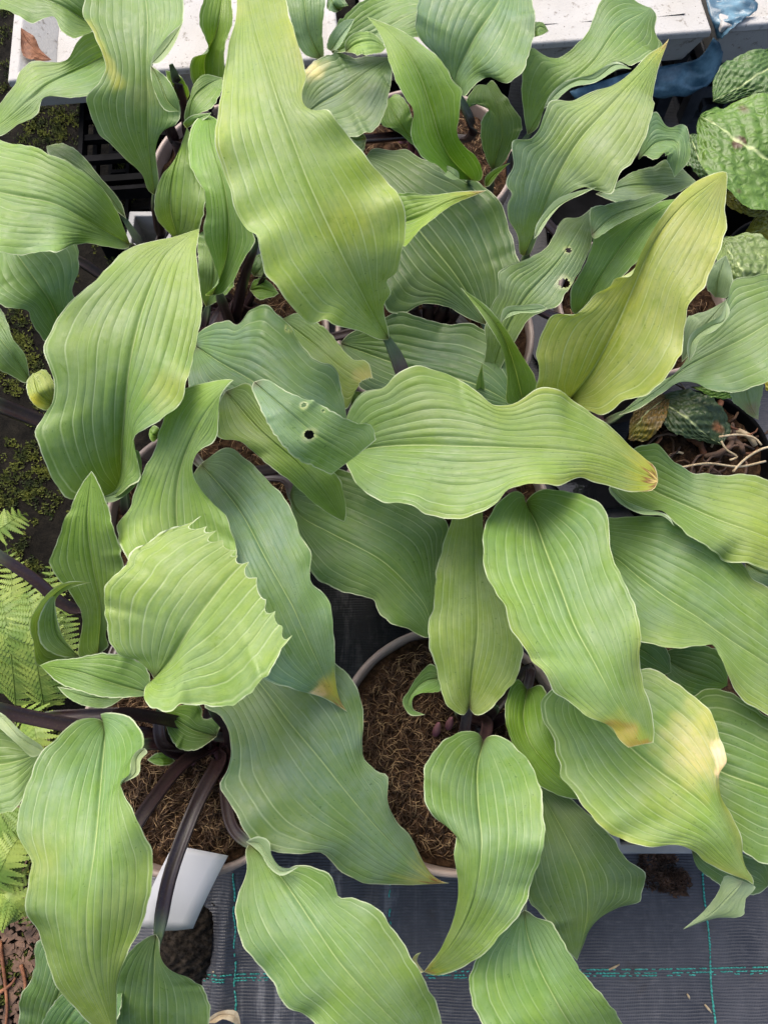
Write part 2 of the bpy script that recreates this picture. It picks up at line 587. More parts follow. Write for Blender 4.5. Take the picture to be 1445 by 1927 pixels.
def blade_mesh(name, M, L, R, z, d=(0.42, 0.28, 0.02, -0.15), c='g', c2=None, nv=7, rip=0.0042, pleat=1.0,
               tip=0.0, cut=False, jag=0.0, patch=(), holes=(), flip=False, rows=72, yel=0.0, und=0.0025,
               power=1.35, primula=False):
    M = [tuple(p[:2]) for p in M]
    n = rows
    t = np.linspace(0, 1, n)
    m2 = cr(M, n)
    lp = [M[0]] + list(L) + ([] if cut else [M[-1]])
    rp = [M[0]] + list(R) + ([] if cut else [M[-1]])
    l2, r2 = cr(lp, n), cr(rp, n)
    zm = prof(z, t)
    mw = P(m2[:, 0], m2[:, 1], zm)
    ratio = prof(d, t)
    cols = nv * (5 if not primula else 4)
    grids, sgrid = [], []
    seed = rng.uniform(0, 6.28, 8)
    hws = {}
    for sgn, e2 in ((-1, l2), (1, r2)):
        ew = P(e2[:, 0], e2[:, 1], zm)
        hw = np.sqrt(((ew - mw) ** 2).sum(1))
        ph = seed[0 if sgn < 0 else 1]
        ln = np.sqrt((np.diff(mw, axis=0) ** 2).sum(1)).sum()
        k = max(1.5, ln / 0.055)
        ripz = rip * (np.sin(k * 2 * np.pi * t * 0.5 + ph) + 0.55 * np.sin(k * 2 * np.pi * t * 1.15 + ph * 2.3)) * np.minimum(1, hw / 0.035) * np.clip(t * 8, 0, 1)
        if rip > 0.003:
            for _ in range(3):
                ripz = ripz + rng.uniform(-1, 1) * rip * 1.5 * np.exp(-((t - rng.uniform(.12, .88)) / rng.uniform(.02, .05)) ** 2) * np.minimum(1, hw / .035)
        ez = zm + ratio * hw
        ew = P(e2[:, 0], e2[:, 1], ez)
        hws[sgn] = hw
        kk = np.exp(-np.linspace(-2, 2, 25) ** 2); kk /= kk.sum()
        es = np.stack([np.convolve(np.pad(ew[:, q_], 12, mode='reflect', reflect_type='odd'), kk, 'valid') for q_ in range(3)], -1)
        # ends stay pinned
        es = es + (ew - es) * np.clip(np.maximum(1 - t * 7, 1 - (1 - t) * 7), 0, 1)[:, None]
        fine_e = 0.00045 * (np.sin(t * 61 + ph * 3) + np.sin(t * 113 + ph) * .7) * np.clip(np.minimum(t, 1 - t) * 8, 0, 1) * np.minimum(1, hw / .03)
        ew = ew + ((ew - mw) / (hw[:, None] + 1e-6)) * fine_e[:, None]
        for j in range(1 if sgn > 0 else 0, cols + 1):
            s = j / cols
            pts = mw + (es - mw) * s + (ew - es) * s ** 4
            pts[:, 2] = zm + (es[:, 2] - zm) * s ** power + (ew[:, 2] - es[:, 2]) * s ** 4 + ripz * s ** 2.2 * (1 - 0.0)
            if jag and s > 0:
                pass
            grids.append((sgn * s, pts, hw))
    grids.sort(key=lambda g: g[0])
    S = np.array([g[0] for g in grids])
    G = np.stack([g[1] for g in grids], 1)        # rows x cols x 3
    HW = np.stack([g[2] for g in grids], 1)
    nc = len(S)
    ln = np.sqrt((np.diff(mw, axis=0) ** 2).sum(1)).sum()
    # chewed or torn end
    if cut and jag:
        xs_ = np.linspace(0, 1, nc)
        kn = np.sort(np.concatenate([[0, 1], (np.arange(1, 11) + rng.uniform(-.35, .35, 10)) / 11]))
        nb = np.zeros(nc)
        for a_, b_2 in zip(kn[:-1], kn[1:]):
            u_ = np.clip((xs_ - a_) / (b_2 - a_), 0, 1)
            nb += np.where((xs_ >= a_) & (xs_ < b_2), np.sqrt(np.clip(4 * u_ * (1 - u_), 0, 1)) * rng.uniform(.45, 1.0), 0)
        nb = nb * .8 + .2 * np.interp(xs_, np.linspace(0, 1, 9), rng.uniform(0, 1, 9))
        tt = np.linspace(0, 1, n)
        for j in range(nc):
            endt = 1 - jag * nb[j]
            for kk in range(3):
                G[:, j, kk] = np.interp(tt * endt, tt, G[:, j, kk])
    # broad undulation
    A = np.abs(S)[None, :]
    T = t[:, None]
    G[:, :, 2] += und * np.sin(T * 7.0 + seed[2] + S[None, :] * 2.2) * np.sin(np.pi * np.clip(T, 0, 1)) * np.minimum(1, HW / .03)
    # normals
    du = np.gradient(G, axis=0); dv = np.gradient(G, axis=1)
    nr = np.cross(dv, du)
    nl = np.sqrt((nr ** 2).sum(-1, keepdims=True)) + 1e-12
    nr = nr / nl
    if nr[:, :, 2].mean() < 0:
        nr = -nr; face_flip = True
    else:
        face_flip = False
    # pleats between the parallel veins
    vein = np.abs(A * nv + A * (0.55 * np.sin(T * 2.6 + seed[3]) + 0.30 * np.sin(A * 9 + seed[5] + np.sign(S)[None, :] * 1.7)))
    amp = 0.075 * HW / nv * 2.0 * pleat
    amp = np.minimum(amp, 0.0013 * pleat) * np.clip(T * 5, 0.15, 1) * np.clip((1 - T) * 4, 0.1, 1) * (1 - 0.45 * A)
    wob = 0.75 + 0.35 * np.sin(T * 9 + np.floor(vein) * 2.1 + seed[3])
    shape = np.abs(np.sin(np.pi * vein)) ** 0.6
    if primula:
        vein = A * 4
        shape = np.abs(np.sin(np.pi * (A * 2.5 - T * 6))) ** 0.7
        amp = 0.0014 * np.clip(T * 5, 0, 1)
        wob = 1.0
        G = G + nr * (0.0012 * np.sin(S[None, :] * 23 + T * 11) * np.sin(T * 37 - S[None, :] * 9))[..., None]
    G = G + nr * (amp * wob * shape - 0.0012 * np.exp(-(A / 0.06) ** 2) * np.clip((1 - T) * 3, 0, 1))[..., None]
    # colour of the living tissue
    base = np.array(TONE[c]); b2 = np.array(TONE[c2]) if c2 else base
    w = np.clip((T - 0.25) / 0.7, 0, 1)[..., None]
    colr = base * (1 - w) + b2 * w + 0 * A[..., None]
    side = 1 + 0.08 * np.sin(seed[4] + S * 2.5)[None, :, None]
    colr = colr * side * (1 + np.array([rng.uniform(-.05, .07), rng.uniform(-.04, .04), rng.uniform(-.08, .14)]))
    wbase = (np.exp(-(T * ln / .006) ** 2) * np.exp(-(A * HW / .012) ** 2))[..., None] * .75
    colr = colr * (1 - wbase) + np.array((.05, .03, .02)) * wbase
    edge_m = (1 - A) * HW
    if yel:
        wy = yel * np.exp(-edge_m / 0.006)[..., None] * np.clip(T * 1.6 - 0.2, 0, 1)[..., None] * (0.6 + 0.4 * np.sin(T * 17 + S[None, :] * 2))[..., None]
        colr = colr * (1 - wy) + np.array(YEL) * wy
    if tip:
        dist = (1 - T) * ln + 0 * A + 0.004 * np.sin(S[None, :] * 9 + seed[5]) + 0.003 * np.sin(S[None, :] * 23)
        wy = np.clip(1 - dist / (0.045 * tip), 0, 1)[..., None] * 0.8
        colr = colr * (1 - wy) + np.array(YEL) * wy
        wb = np.clip((0.016 * tip - dist) / 0.003, 0, 1)[..., None]
        colr = colr * (1 - wb) + np.array(BROWN) * wb
        wc = np.clip((0.008 * tip - dist) / 0.004, 0, 1)[..., None]
        colr = colr * (1 - wc) + np.array(CREAM) * wc
    # stained patches, located on the blade
    if patch or holes:
        dx = G[:, :, 0]; dyy = G[:, :, 1]; dz = G[:, :, 2]
    for (qx, qy, qr, qc, qs) in list(patch) + [(h_[0], h_[1], h_[2] * 1.9, (.50, .52, .36), .9) for h_ in holes]:
        Q = P(np.full_like(G[:, :, 0], qx), np.full_like(G[:, :, 0], qy), G[:, :, 2])
        rr = qr / FPX * 0.55
        dd = np.sqrt(((Q - G) ** 2).sum(-1)) * (1 + 0.22 * np.sin(G[:, :, 0] * 310) * np.sin(G[:, :, 1] * 270))
        wq = (np.clip((rr - dd) / (rr * (0.7 if qs < .95 else .2)), 0, 1) * qs)[..., None]
        colr = colr * (1 - wq) + np.array(qc) * wq
    idx = np.arange(n * nc).reshape(n, nc)
    quads = np.stack([idx[:-1, :-1], idx[:-1, 1:], idx[1:, 1:], idx[1:, :-1]], -1).reshape(-1, 4)
    V = G.reshape(-1, 3)
    if holes:
        keep = np.ones(len(quads), bool)
        cen = V[quads].mean(1)
        for (qx, qy, qr) in holes:
            Q = P(np.full(len(cen), qx), np.full(len(cen), qy), cen[:, 2])
            keep &= np.sqrt(((Q - cen) ** 2).sum(1)) > qr / FPX * 0.55
        quads = quads[keep]
    if not (face_flip ^ flip):
        pass
    else:
        quads = quads[:, ::-1]
    # make sure the upper surface really faces up
    a, b_, c_ = V[quads[:, 0]], V[quads[:, 1]], V[quads[:, 2]]
    up = np.cross(b_ - a, c_ - a)[:, 2].sum() > 0
    if up == flip:
        quads = quads[:, ::-1]
    me = bpy.data.meshes.new(name)
    me.from_pydata(V.tolist(), [], quads.tolist())
    me.polygons.foreach_set('use_smooth', np.ones(len(me.polygons), bool))
    at = me.attributes.new('tint', 'FLOAT_COLOR', 'POINT')
    at.data.foreach_set('color', np.concatenate([np.clip(colr, 0, 1), np.ones((n, nc, 1))], -1).astype(np.float32).ravel())
    at = me.attributes.new('vein', 'FLOAT', 'POINT')
    at.data.foreach_set('value', np.broadcast_to(vein, (n, nc)).astype(np.float32).ravel())
    em = edge_m + 0 * T
    if cut:
        em = np.minimum(em, (1 - T) * ln + 0 * A)
    at = me.attributes.new('edged', 'FLOAT', 'POINT')
    at.data.foreach_set('value', em.astype(np.float32).ravel())
    uvl = me.uv_layers.new(name='UVMap')
    U = S[None, :] * nv * 0.35 + 0 * T + seed[6] * 5; Vv = T * ln * 3 + 0 * S[None, :] + seed[7] * 3
    uvs = np.stack([U, Vv], -1).reshape(-1, 2)
    lv = np.zeros(len(me.loops), np.int32)
    me.loops.foreach_get('vertex_index', lv)
    uvl.data.foreach_set('uv', uvs[lv].astype(np.float32).ravel())
    me.materials.append(M_PRIM if primula else M_LEAF)
    me.update()
    return me, mw


def petiole(pts, r0, r1, parent):
    """channelled leaf stalk swept along points, grooved on its upper side"""
    pts = np.array(pts, float)
    q = cr(pts, 26)
    n = len(q)
    K = 10
    V, F, al = [], [], []
    for i in range(n):
        t = Vector(q[min(i + 1, n - 1)] - q[max(i - 1, 0)]).normalized()
        up = Vector((0, 0, 1)) if abs(t.z) < 0.97 else Vector((0, 1, 0))
        a = t.cross(up).normalized(); b = a.cross(t).normalized()
        w = i / (n - 1)
        r = (r0 + (r1 - r0) * w) * (0.45 + 0.55 * min(1, w / .10))
        for k in range(K):
            th = 2 * math.pi * k / K - math.pi / 2
            x, y = math.cos(th), math.sin(th)
            if y > 0.3: y = 0.42 if abs(x) > 0.6 else (0.1 if abs(x) > .2 else -0.12)
            p = Vector(q[i]) + a * (x * r) + b * (y * r)
            V.append(p); al.append(w)
    for i in range(n - 1):
        for k in range(K):
            F.append((i * K + k, i * K + (k + 1) % K, (i + 1) * K + (k + 1) % K, (i + 1) * K + k))
    F.append(tuple(range(K))); F.append(tuple((n - 1) * K + k for k in range(K - 1, -1, -1)))
    o = mesh_obj('petiole', V, F, M_PET, parent)
    at = o.data.attributes.new('along', 'FLOAT', 'POINT')
    at.data.foreach_set('value', np.array(al, np.float32))
    return o


PLANTS = {}


def plant(key, px, py, z, label, group='potted hostas'):
    o = empty('hosta_plant', PV(px, py, z))
    tag(o, label, 'plant', group)
    PLANTS[key] = o
    return o


def leaf(key, M, L, R, z, pet=True, pr=(0.0042, 0.0062), label=None, **kw):
    root = PLANTS[key]
    me, mw = blade_mesh('leaf', M, L, R, z, **kw)
    o = bpy.data.objects.new('leaf', me)
    link(o, root)
    if label: o['label'] = label
    if pet is False or pet is None:
        return o
    b = mw[0]
    dirn = mw[4] - mw[0]; dirn = dirn / (np.linalg.norm(dirn) + 1e-9)
    crown = np.array(root.location) + np.array([random.uniform(-.014, .014), random.uniform(-.014, .014), -0.004])
    if pet is True:
        p1 = b - dirn * 0.03 + np.array([0, 0, -0.012])
        p2 = crown * 0.55 + p1 * 0.45 + np.array([0, 0, 0.012])
        path = [b + dirn * 0.010 - np.array([0, 0, .0045]), p1, p2, crown + np.array([0, 0, .02]), crown]
    else:
        path = [b + dirn * 0.010 - np.array([0, 0, .0045])] + [P(*q) for q in pet] + [crown]
    petiole(path, pr[0], pr[1], o)
    return o


# ------------------------------------------------------------------ pots, compost
RIM_Z, POT_R = 0.17, 0.110


def fibres(mb, cx, cy, z, R, n, lmin, lmax, r, surf):
    for _ in range(n):
        a = random.uniform(0, 2 * math.pi); q = R * math.sqrt(random.random()) * 0.97
        x, y = cx + q * math.cos(a), cy + q * math.sin(a)
        th = random.uniform(0, 2 * math.pi); ln = random.uniform(lmin, lmax) * random.uniform(.5, 1)
        k = random.uniform(-90, 90)
        pts = []
        lift = random.uniform(0.0, 0.006)
        for i in range(5):
            u = i / 4
            pts.append((x, y, surf(x - cx, y - cy) + z + 0.0008 + lift * math.sin(math.pi * u) + random.uniform(0, .0012)))
            x += math.cos(th) * ln / 4; y += math.sin(th) * ln / 4
            if (x - cx) ** 2 + (y - cy) ** 2 > (R * .98) ** 2: break
            th += k * ln / 4 + random.uniform(-.5, .5)
        if len(pts) > 2:
            mb.tube(pts, [r, r, r * .9, r * .7, r * .4][:len(pts)], 3)


def pot(px, py, label, zoff=0.0, nf=260, mat=None, R=POT_R, H=RIM_Z, soilz=-0.018, cat='pot', name='plant_pot', group='round taupe pots'):
    c = P(px, py, H)
    e = empty(name, (c[0], c[1], 0.0))
    tag(e, label, cat, group)
    mat = mat or M_POT
    mb = MB()
    mb.lathe([(R * .70, 0.0), (R * .74, 0.003), (R * .93, H - .028)], c=(c[0], c[1], 0), n=72, close=True)
    mb.lathe([(R * .915, H - .028), (R * .72, 0.006)], c=(c[0], c[1], 0), n=72)
    mb.build('pot_wall', mat, e, True)
    mb = MB()
    mb.lathe([(R * .925, H - .030), (R * .985, H - .028), (R * 1.0, H - .003), (R * .99, H), (R * .955, H), (R * .945, H - .003), (R * .925, H - .030)], c=(c[0], c[1], 0), n=96)
    mb.build('rim', mat, e, True)
    # compost surface, heaped and crumbly
    sd_ = random.uniform(0, 50)

    def surf(x, y):
        return (0.004 * math.sin(x * 55 + sd_) * math.cos(y * 47 + sd_ * 2) + 0.003 * math.sin(x * 140 + y * 90 + sd_) + 0.0018 * math.sin(x * 310 - y * 260)
                + 0.012 * max(0, 1 - (x * x + y * y) / (R * R)))
    rings, seg = 30, 84
    V = [(c[0], c[1], H + soilz + surf(0, 0))]
    for i in range(1, rings + 1):
        rr = R * .93 * i / rings
        for k in range(seg):
            w = 2 * math.pi * k / seg
            x, y = rr * math.cos(w), rr * math.sin(w)
            V.append((c[0] + x, c[1] + y, H + soilz + surf(x, y) + random.uniform(-.0012, .0012)))
    F = [(0, 1 + k, 1 + (k + 1) % seg) for k in range(seg)]
    for i in range(rings - 1):
        for k in range(seg):
            a = 1 + i * seg
            F.append((a + k, a + seg + k, a + seg + (k + 1) % seg, a + (k + 1) % seg))
    so = mesh_obj('compost', V, F, M_SOIL, e)
    if nf:
        for mt, nn, r, nm in ((M_FIBRED, int(nf * 2.2), .00042, 'coir_fibres'), (M_FIBRE, nf, .00032, 'pale_coir_fibres')):
            mb = MB()
            fibres(mb, c[0], c[1], H + soilz, R * .9, nn, .008, .026, r, surf)
            fo = mb.build(nm, mt, so, True)
            fo['kind'] = 'stuff'
    return e


pot(365, 1407, 'round taupe pot of coir compost holding a blank white plant label', nf=900)
pot(852, 1402, 'round taupe pot whose wide patch of bare coir compost lies uncovered', nf=900)
pot(402, 972, 'round taupe pot hidden under the leaf with a chewed ragged end', nf=350)
pot(835, 968, 'round taupe pot behind the one with bare compost, under long broad leaves', nf=300)
pot(432, 622, 'round taupe pot whose compost shows beside two dark upright leaf stalks', nf=350)
pot(818, 622, 'round taupe pot with pinkish stalk bases under the deep green leaves', nf=250)
pot(455, 318, 'round taupe pot with its rim bare beside the black slotted crate', nf=120)
pot(800, 292, 'round taupe pot near the white foam boxes, under the vivid green leaf', nf=150)
pot(1208, 566, R=.095, label='round taupe pot beneath the yellowing upright hosta leaf, next to the primroses', nf=120)

# ------------------------------------------------------------------ hostas
plant('A', 412, 1400, 0.168, 'hosta in the pot with the white label, dark stalks crossing its compost')
plant('B', 890, 1362, 0.168, 'hosta in the pot with the wide patch of bare compost, small curled young leaf')
plant('C', 355, 900, 0.168, 'hosta carrying the chewed ragged leaf and a tall blotched leaf by the ferns')
plant('D', 880, 860, 0.168, 'hosta carrying the tallest broad leaf and a wide flat wavy leaf')
plant('E', 452, 600, 0.168, 'hosta with a squarely torn leaf tip pierced by small holes')
plant('F', 812, 590, 0.168, 'hosta of deep green leaves on pinkish stalk bases')
plant('G', 350, 300, 0.168, 'hosta with a blue-grey pinched leaf above the black slotted crate')
plant('H', 770, 275, 0.168, 'hosta with a vivid green pointed leaf in front of the white foam boxes')
plant('I', 1165, 610, 0.168, 'hosta with strongly yellowed upright leaf beside the primroses')
plant('J', 1200, 1330, 0.100, 'hosta with a cream scorched leaf edge, in the grey square tray')

# --- plant A
leaf('A', [(200, 1362), (188, 1480), (178, 1600), (165, 1720), (170, 1820), (205, 1920), (222, 1970)],
     [(185, 1352), (150, 1355), (110, 1388), (58, 1445), (33, 1520), (38, 1580), (60, 1625), (55, 1680), (62, 1740), (80, 1800), (110, 1860), (150, 1905), (180, 1932)],
     [(188, 1345), (215, 1341), (250, 1355), (272, 1405), (255, 1425), (253, 1458), (232, 1472), (248, 1510), (270, 1560), (284, 1630), (275, 1710), (245, 1790), (222, 1845), (220, 1905)],
     z=(.33, .375, .385, .36, .30), c='g', c2='y', pleat=.7, d=(.1, -.05, -.12, -.3), pet=[(220, 1345, .30), (300, 1352, .25)], patch=[(70, 1620, 60, (.30, .34, .06), .35)])
leaf('A', [(-90, 1440), (-20, 1440), (40, 1430), (82, 1412)], [(-60, 1340), (0, 1345), (40, 1390)], [(-60, 1540), (0, 1532), (35, 1520), (60, 1470)],
     z=(.27, .28, .27), c='g', pet=False, nv=6)
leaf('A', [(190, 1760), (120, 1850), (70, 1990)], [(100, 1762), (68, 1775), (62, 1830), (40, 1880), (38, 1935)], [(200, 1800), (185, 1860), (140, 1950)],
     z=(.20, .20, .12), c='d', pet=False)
leaf('A', [(294, 1758), (288, 1840), (290, 1920), (300, 2000)], [(280, 1762), (240, 1795), (210, 1850), (205, 1930)],
     [(300, 1768), (303, 1800), (320, 1825), (360, 1840), (388, 1875), (396, 1930), (370, 1990)],
     z=(.25, .25, .22, .14), c='d', c2='g', d=(.5, .2, -.1, -.2), pet=[(320, 1650, .255), (372, 1510, .24), (415, 1430, .205)], pr=(.0052, .0066))
leaf('A', [(230, 1840), (150, 1890), (100, 1965)], [(170, 1845), (128, 1862), (100, 1890), (80, 1938)], [(230, 1900), (190, 1960)], z=(.23, .23, .17), c='d', c2='g', pet=False, nv=5)
leaf('A', [(468, 1588), (498, 1612), (525, 1644), (563, 1700), (594, 1748), (636, 1810), (680, 1860), (760, 1940), (820, 2005)],
     [(462, 1602), (465, 1640), (447, 1690), (448, 1740), (470, 1790), (505, 1840), (540, 1895), (580, 1920), (640, 1975), (740, 2015)],
     [(465, 1582), (485, 1575), (505, 1583), (510, 1610), (530, 1638), (560, 1628), (590, 1630), (625, 1650), (638, 1690), (670, 1692), (710, 1710), (745, 1755), (775, 1800), (800, 1845), (825, 1900), (835, 1955)],
     z=(.275, .30, .31, .29, .24), c='g', c2='l', pleat=.55, d=(.1, .1, -.1, -.2), pet=[(440, 1560, .26), (425, 1480, .23)])
leaf('A', [(450, 1240), (500, 1300), (545, 1360), (600, 1425), (660, 1500), (720, 1570), (780, 1630), (820, 1658), (846, 1662)],
     [(400, 1290), (385, 1330), (419, 1350), (434, 1395), (432, 1440), (410, 1478), (436, 1516), (460, 1560), (490, 1595), (560, 1605), (610, 1605), (640, 1640), (680, 1660), (745, 1666), (805, 1664)],
     [(560, 1215), (620, 1240), (655, 1270), (678, 1310), (683, 1350), (681, 1410), (683, 1425), (710, 1450), (728, 1460), (730, 1510), (745, 1545), (770, 1570), (790, 1610), (812, 1645), (830, 1658)],
     z=(.27, .285, .29, .265, .22), c='b', d=(.2, .12, 0, -.1), pet=True, tip=.9, nv=9)
leaf('A', [(408, 1386), (370, 1376), (335, 1357), (312, 1335)], [(415, 1362), (405, 1350), (382, 1352), (375, 1325)], [(394, 1397), (370, 1411), (335, 1408), (315, 1372)],
     z=(.215, .225, .235), c='d', c2='v', pet=True, nv=5, pleat=.6)
leaf('A', [(330, 1432), (300, 1426), (277, 1430)], [(318, 1420), (296, 1417)], [(318, 1440), (296, 1440)], z=(.19, .20, .20), c='v', pet=False, nv=3, pleat=.5)
leaf('A', [(235, 1312), (170, 1312), (108, 1292)], [(200, 1300), (150, 1298)], [(205, 1330), (180, 1332), (150, 1325), (125, 1310)], z=(.26, .27, .26), c='g', pet=False, nv=4)
# stalks leaving the crown to leaves beyond the frame
petiole([P(-60, 1318, .30), P(0, 1336, .28), P(140, 1366, .25), P(300, 1385, .215), P(405, 1400, .172)], .0060, .0068, PLANTS['A'])
petiole([P(50, 1352, .262), P(130, 1346, .25), P(270, 1345, .235), P(360, 1370, .21), P(408, 1395, .172)], .0045, .0055, PLANTS['A'])
petiole([P(225, 1600, .28), P(285, 1510, .255), P(350, 1432, .21), P(405, 1400, .172)], .0052, .006, PLANTS['A'])
petiole([P(300, 1335, .245), P(305, 1395, .225), P(340, 1418, .2), P(400, 1402, .172)], .005, .006, PLANTS['A'])
petiole([P(395, 1330, .27), P(430, 1370, .235), P(432, 1410, .20), P(415, 1402, .172)], .005, .006, PLANTS['A'])
petiole([P(260, 1400, .235), P(300, 1400, .22), P(350, 1405, .20), P(405, 1400, .172)], .005, .006, PLANTS['A'])

# --- plant B
leaf('B', [(909, 1396), (899, 1440), (899, 1506), (906, 1592), (895, 1679), (871, 1741), (836, 1793), (797, 1829)],
     [(900, 1380), (867, 1376), (826, 1402), (802, 1436), (796, 1481), (805, 1523), (829, 1547), (850, 1554), (859, 1571), (854, 1609), (862, 1661), (854, 1724), (829, 1786), (805, 1818)],
     [(915, 1388), (930, 1383), (960, 1395), (990, 1425), (1015, 1480), (1022, 1540), (1018, 1610), (1000, 1680), (980, 1720), (950, 1750), (900, 1800), (850, 1830), (820, 1836)],
     z=(.27, .33, .345, .32, .25), c='g', c2='l', pleat=.6, tip=.35, d=(.25, .0, -.15, -.25))
leaf('B', [(799, 1829), (786, 1826), (776, 1812), (782, 1798), (792, 1792)], [(786, 1832), (774, 1816), (777, 1803)], [(792, 1821), (785, 1810), (786, 1801)], z=(.25, .255, .27), c='p', nv=2, pet=False, rip=0, und=0, pleat=.2,
     patch=[(785, 1812, 40, (.62, .56, .40), 1)], label='dry cream curled tip')
leaf('B', [(882, 1332), (890, 1260), (900, 1180), (895, 1080), (890, 960), (885, 890)],
     [(872, 1346), (845, 1332), (830, 1300), (825, 1270), (808, 1220), (805, 1180), (815, 1140), (820, 1080), (835, 1020), (855, 960), (870, 900)],
     [(895, 1346), (920, 1338), (935, 1320), (970, 1280), (983, 1240), (975, 1190), (950, 1130), (925, 1060), (910, 1000), (905, 940)],
     z=(.24, .275, .29, .30, .30), c='l', pleat=.55, d=(.2, -.05, -.1, 0), nv=7)
leaf('B', [(832, 1275), (800, 1282), (775, 1305), (768, 1330), (800, 1345)], [(812, 1249), (784, 1274), (768, 1301), (757, 1319), (772, 1346)], [(828, 1300), (791, 1305), (777, 1314), (778, 1335)],
     z=(.215, .225, .225, .22), c='g', nv=4, d=(.2, .6, .8, .5), rip=.001, und=0)
leaf('B', [(992, 1297), (985, 1350), (1000, 1400), (1040, 1450), (1100, 1505)], [(972, 1278), (952, 1315), (951, 1367), (957, 1385), (980, 1426), (1007, 1471), (1060, 1500)],
     [(1020, 1290), (1035, 1370), (1060, 1430), (1095, 1475)], z=(.23, .26, .255, .235), c='v', nv=6)
leaf('B', [(1005, 1472), (1035, 1520), (1076, 1599), (1100, 1660), (1105, 1720), (1085, 1808)],
     [(990, 1520), (980, 1600), (980, 1660), (1000, 1700), (1030, 1735), (1060, 1780)],
     [(1011, 1476), (1063, 1495), (1100, 1526), (1152, 1578), (1180, 1620), (1211, 1640), (1213, 1679), (1208, 1698), (1170, 1710), (1118, 1734), (1097, 1779)],
     z=(.215, .225, .22, .20, .16), c='d', c2='g', d=(.2, .1, -.1, -.3), nv=8, pleat=.7)
leaf('B', [(986, 1712), (992, 1757), (1012, 1817), (1042, 1877), (1072, 1927), (1125, 2000)], [(970, 1725), (945, 1750), (905, 1790), (888, 1830), (885, 1870), (900, 1915), (920, 1945), (1000, 2005)],
     [(995, 1716), (1008, 1726), (1040, 1738), (1055, 1765), (1075, 1800), (1095, 1830), (1130, 1870), (1165, 1915), (1180, 1945), (1160, 1995)],
     z=(.26, .27, .265, .22), c='g', c2='l', pleat=1.2, nv=8, pet=[(975, 1650, .25), (950, 1500, .22)])

# --- plant C
leaf('C', [(290, 1278), (325, 1235), (365, 1175), (410, 1110), (445, 1072), (473, 1048)],
     [(284, 1266), (255, 1241), (225, 1232), (208, 1210), (200, 1160), (198, 1130), (208, 1100), (240, 1065), (245, 1040), (280, 1015), (310, 993), (350, 985), (388, 965)],
     [(276, 1290), (272, 1312), (285, 1330), (320, 1340), (343, 1325), (370, 1325), (430, 1325), (475, 1300), (510, 1265), (530, 1225), (553, 1195)],
     z=(.375, .40, .415, .42), c='l', cut=True, jag=.10, nv=7, pleat=.6, d=(.2, .05, -.05, -.1), rows=96, label='leaf with chewed ragged end', pet=[(300, 1290, .33), (330, 1180, .25)])
leaf('C', [(288, 1306), (200, 1282), (140, 1262), (75, 1252)], [(270, 1250), (200, 1229), (150, 1238), (100, 1243)], [(272, 1310), (200, 1313), (150, 1300), (110, 1285)], z=(.32, .335, .335), c='g', c2='v', pet=False, nv=5)
leaf('C', [(185, 1232), (190, 1150), (172, 1060), (165, 980), (173, 886)], [(150, 1238), (152, 1200), (155, 1165), (130, 1110), (108, 1085), (95, 1060), (110, 1010), (125, 970), (150, 915)],
     [(205, 1215), (200, 1195), (220, 1130), (232, 1085), (230, 1040), (215, 990), (200, 940), (182, 900)], z=(.27, .33, .37, .39), c='g', c2='v', nv=6, pleat=1.3, d=(.3, .1, .1, .2))
leaf('C', [(150, 1237), (95, 1212), (76, 1170), (98, 1125), (130, 1101), (172, 1096)], [(120, 1248), (68, 1252), (62, 1212), (56, 1172), (92, 1116), (128, 1095)], [(140, 1225), (114, 1190), (104, 1142), (108, 1123), (138, 1105)],
     z=(.29, .33, .37, .41), c='g', c2='l', nv=5, d=(.4, .5, .2), pet=False, rip=.001)
leaf('C', [(232, 925), (228, 860), (235, 780), (243, 710), (255, 640), (275, 560), (310, 480), (345, 450), (376, 430)],
     [(205, 945), (165, 942), (125, 938), (100, 900), (83, 858), (69, 810), (76, 772), (97, 737), (93, 692), (83, 658), (104, 609), (149, 571), (183, 543), (200, 509), (221, 481), (270, 457), (330, 443)],
     [(200, 942), (230, 932), (262, 895), (250, 844), (249, 824), (287, 803), (325, 772), (349, 737), (360, 665), (367, 630), (379, 599), (377, 536), (372, 478)],
     z=(.33, .40, .43, .43, .42), c='g', c2='l', nv=8, pleat=1.15, d=(.25, .05, -.05, .0), patch=[(325, 730, 60, (.30, .33, .06), .5)])
leaf('C', [(350, 1062), (332, 980), (335, 900), (365, 820), (400, 760), (440, 715)],
     [(250, 1065), (235, 1040), (212, 985), (235, 955), (262, 900), (290, 850), (305, 800), (330, 750), (385, 722), (425, 713)],
     [(445, 1055), (437, 1005), (425, 970), (400, 945), (370, 910), (362, 885), (375, 850), (405, 830), (412, 790), (415, 745), (432, 720)],
     z=(.355, .37, .385, .41, .425), c='l', nv=7, pleat=1.2, d=(-.1, -.1, -.3, -.5), pet=True)
leaf('C', [(378, 872), (450, 960), (500, 1050), (550, 1140), (590, 1230), (625, 1300), (654, 1340)],
     [(362, 900), (375, 940), (400, 1000), (430, 1080), (460, 1170), (485, 1262), (515, 1287), (560, 1300), (605, 1312)],
     [(430, 843), (470, 870), (510, 905), (545, 950), (560, 990), (568, 1010), (585, 1040), (585, 1095), (615, 1120), (625, 1160), (630, 1220), (633, 1290), (642, 1322)],
     z=(.31, .345, .355, .34, .29), c='b', nv=8, tip=.8, patch=[(600, 1306, 16, (.62, .50, .36), 1), (628, 1290, 30, YEL, .7), (612, 1300, 26, (.35, .2, .06), .5)], d=(.3, .1, -.05, -.1), pet=True)
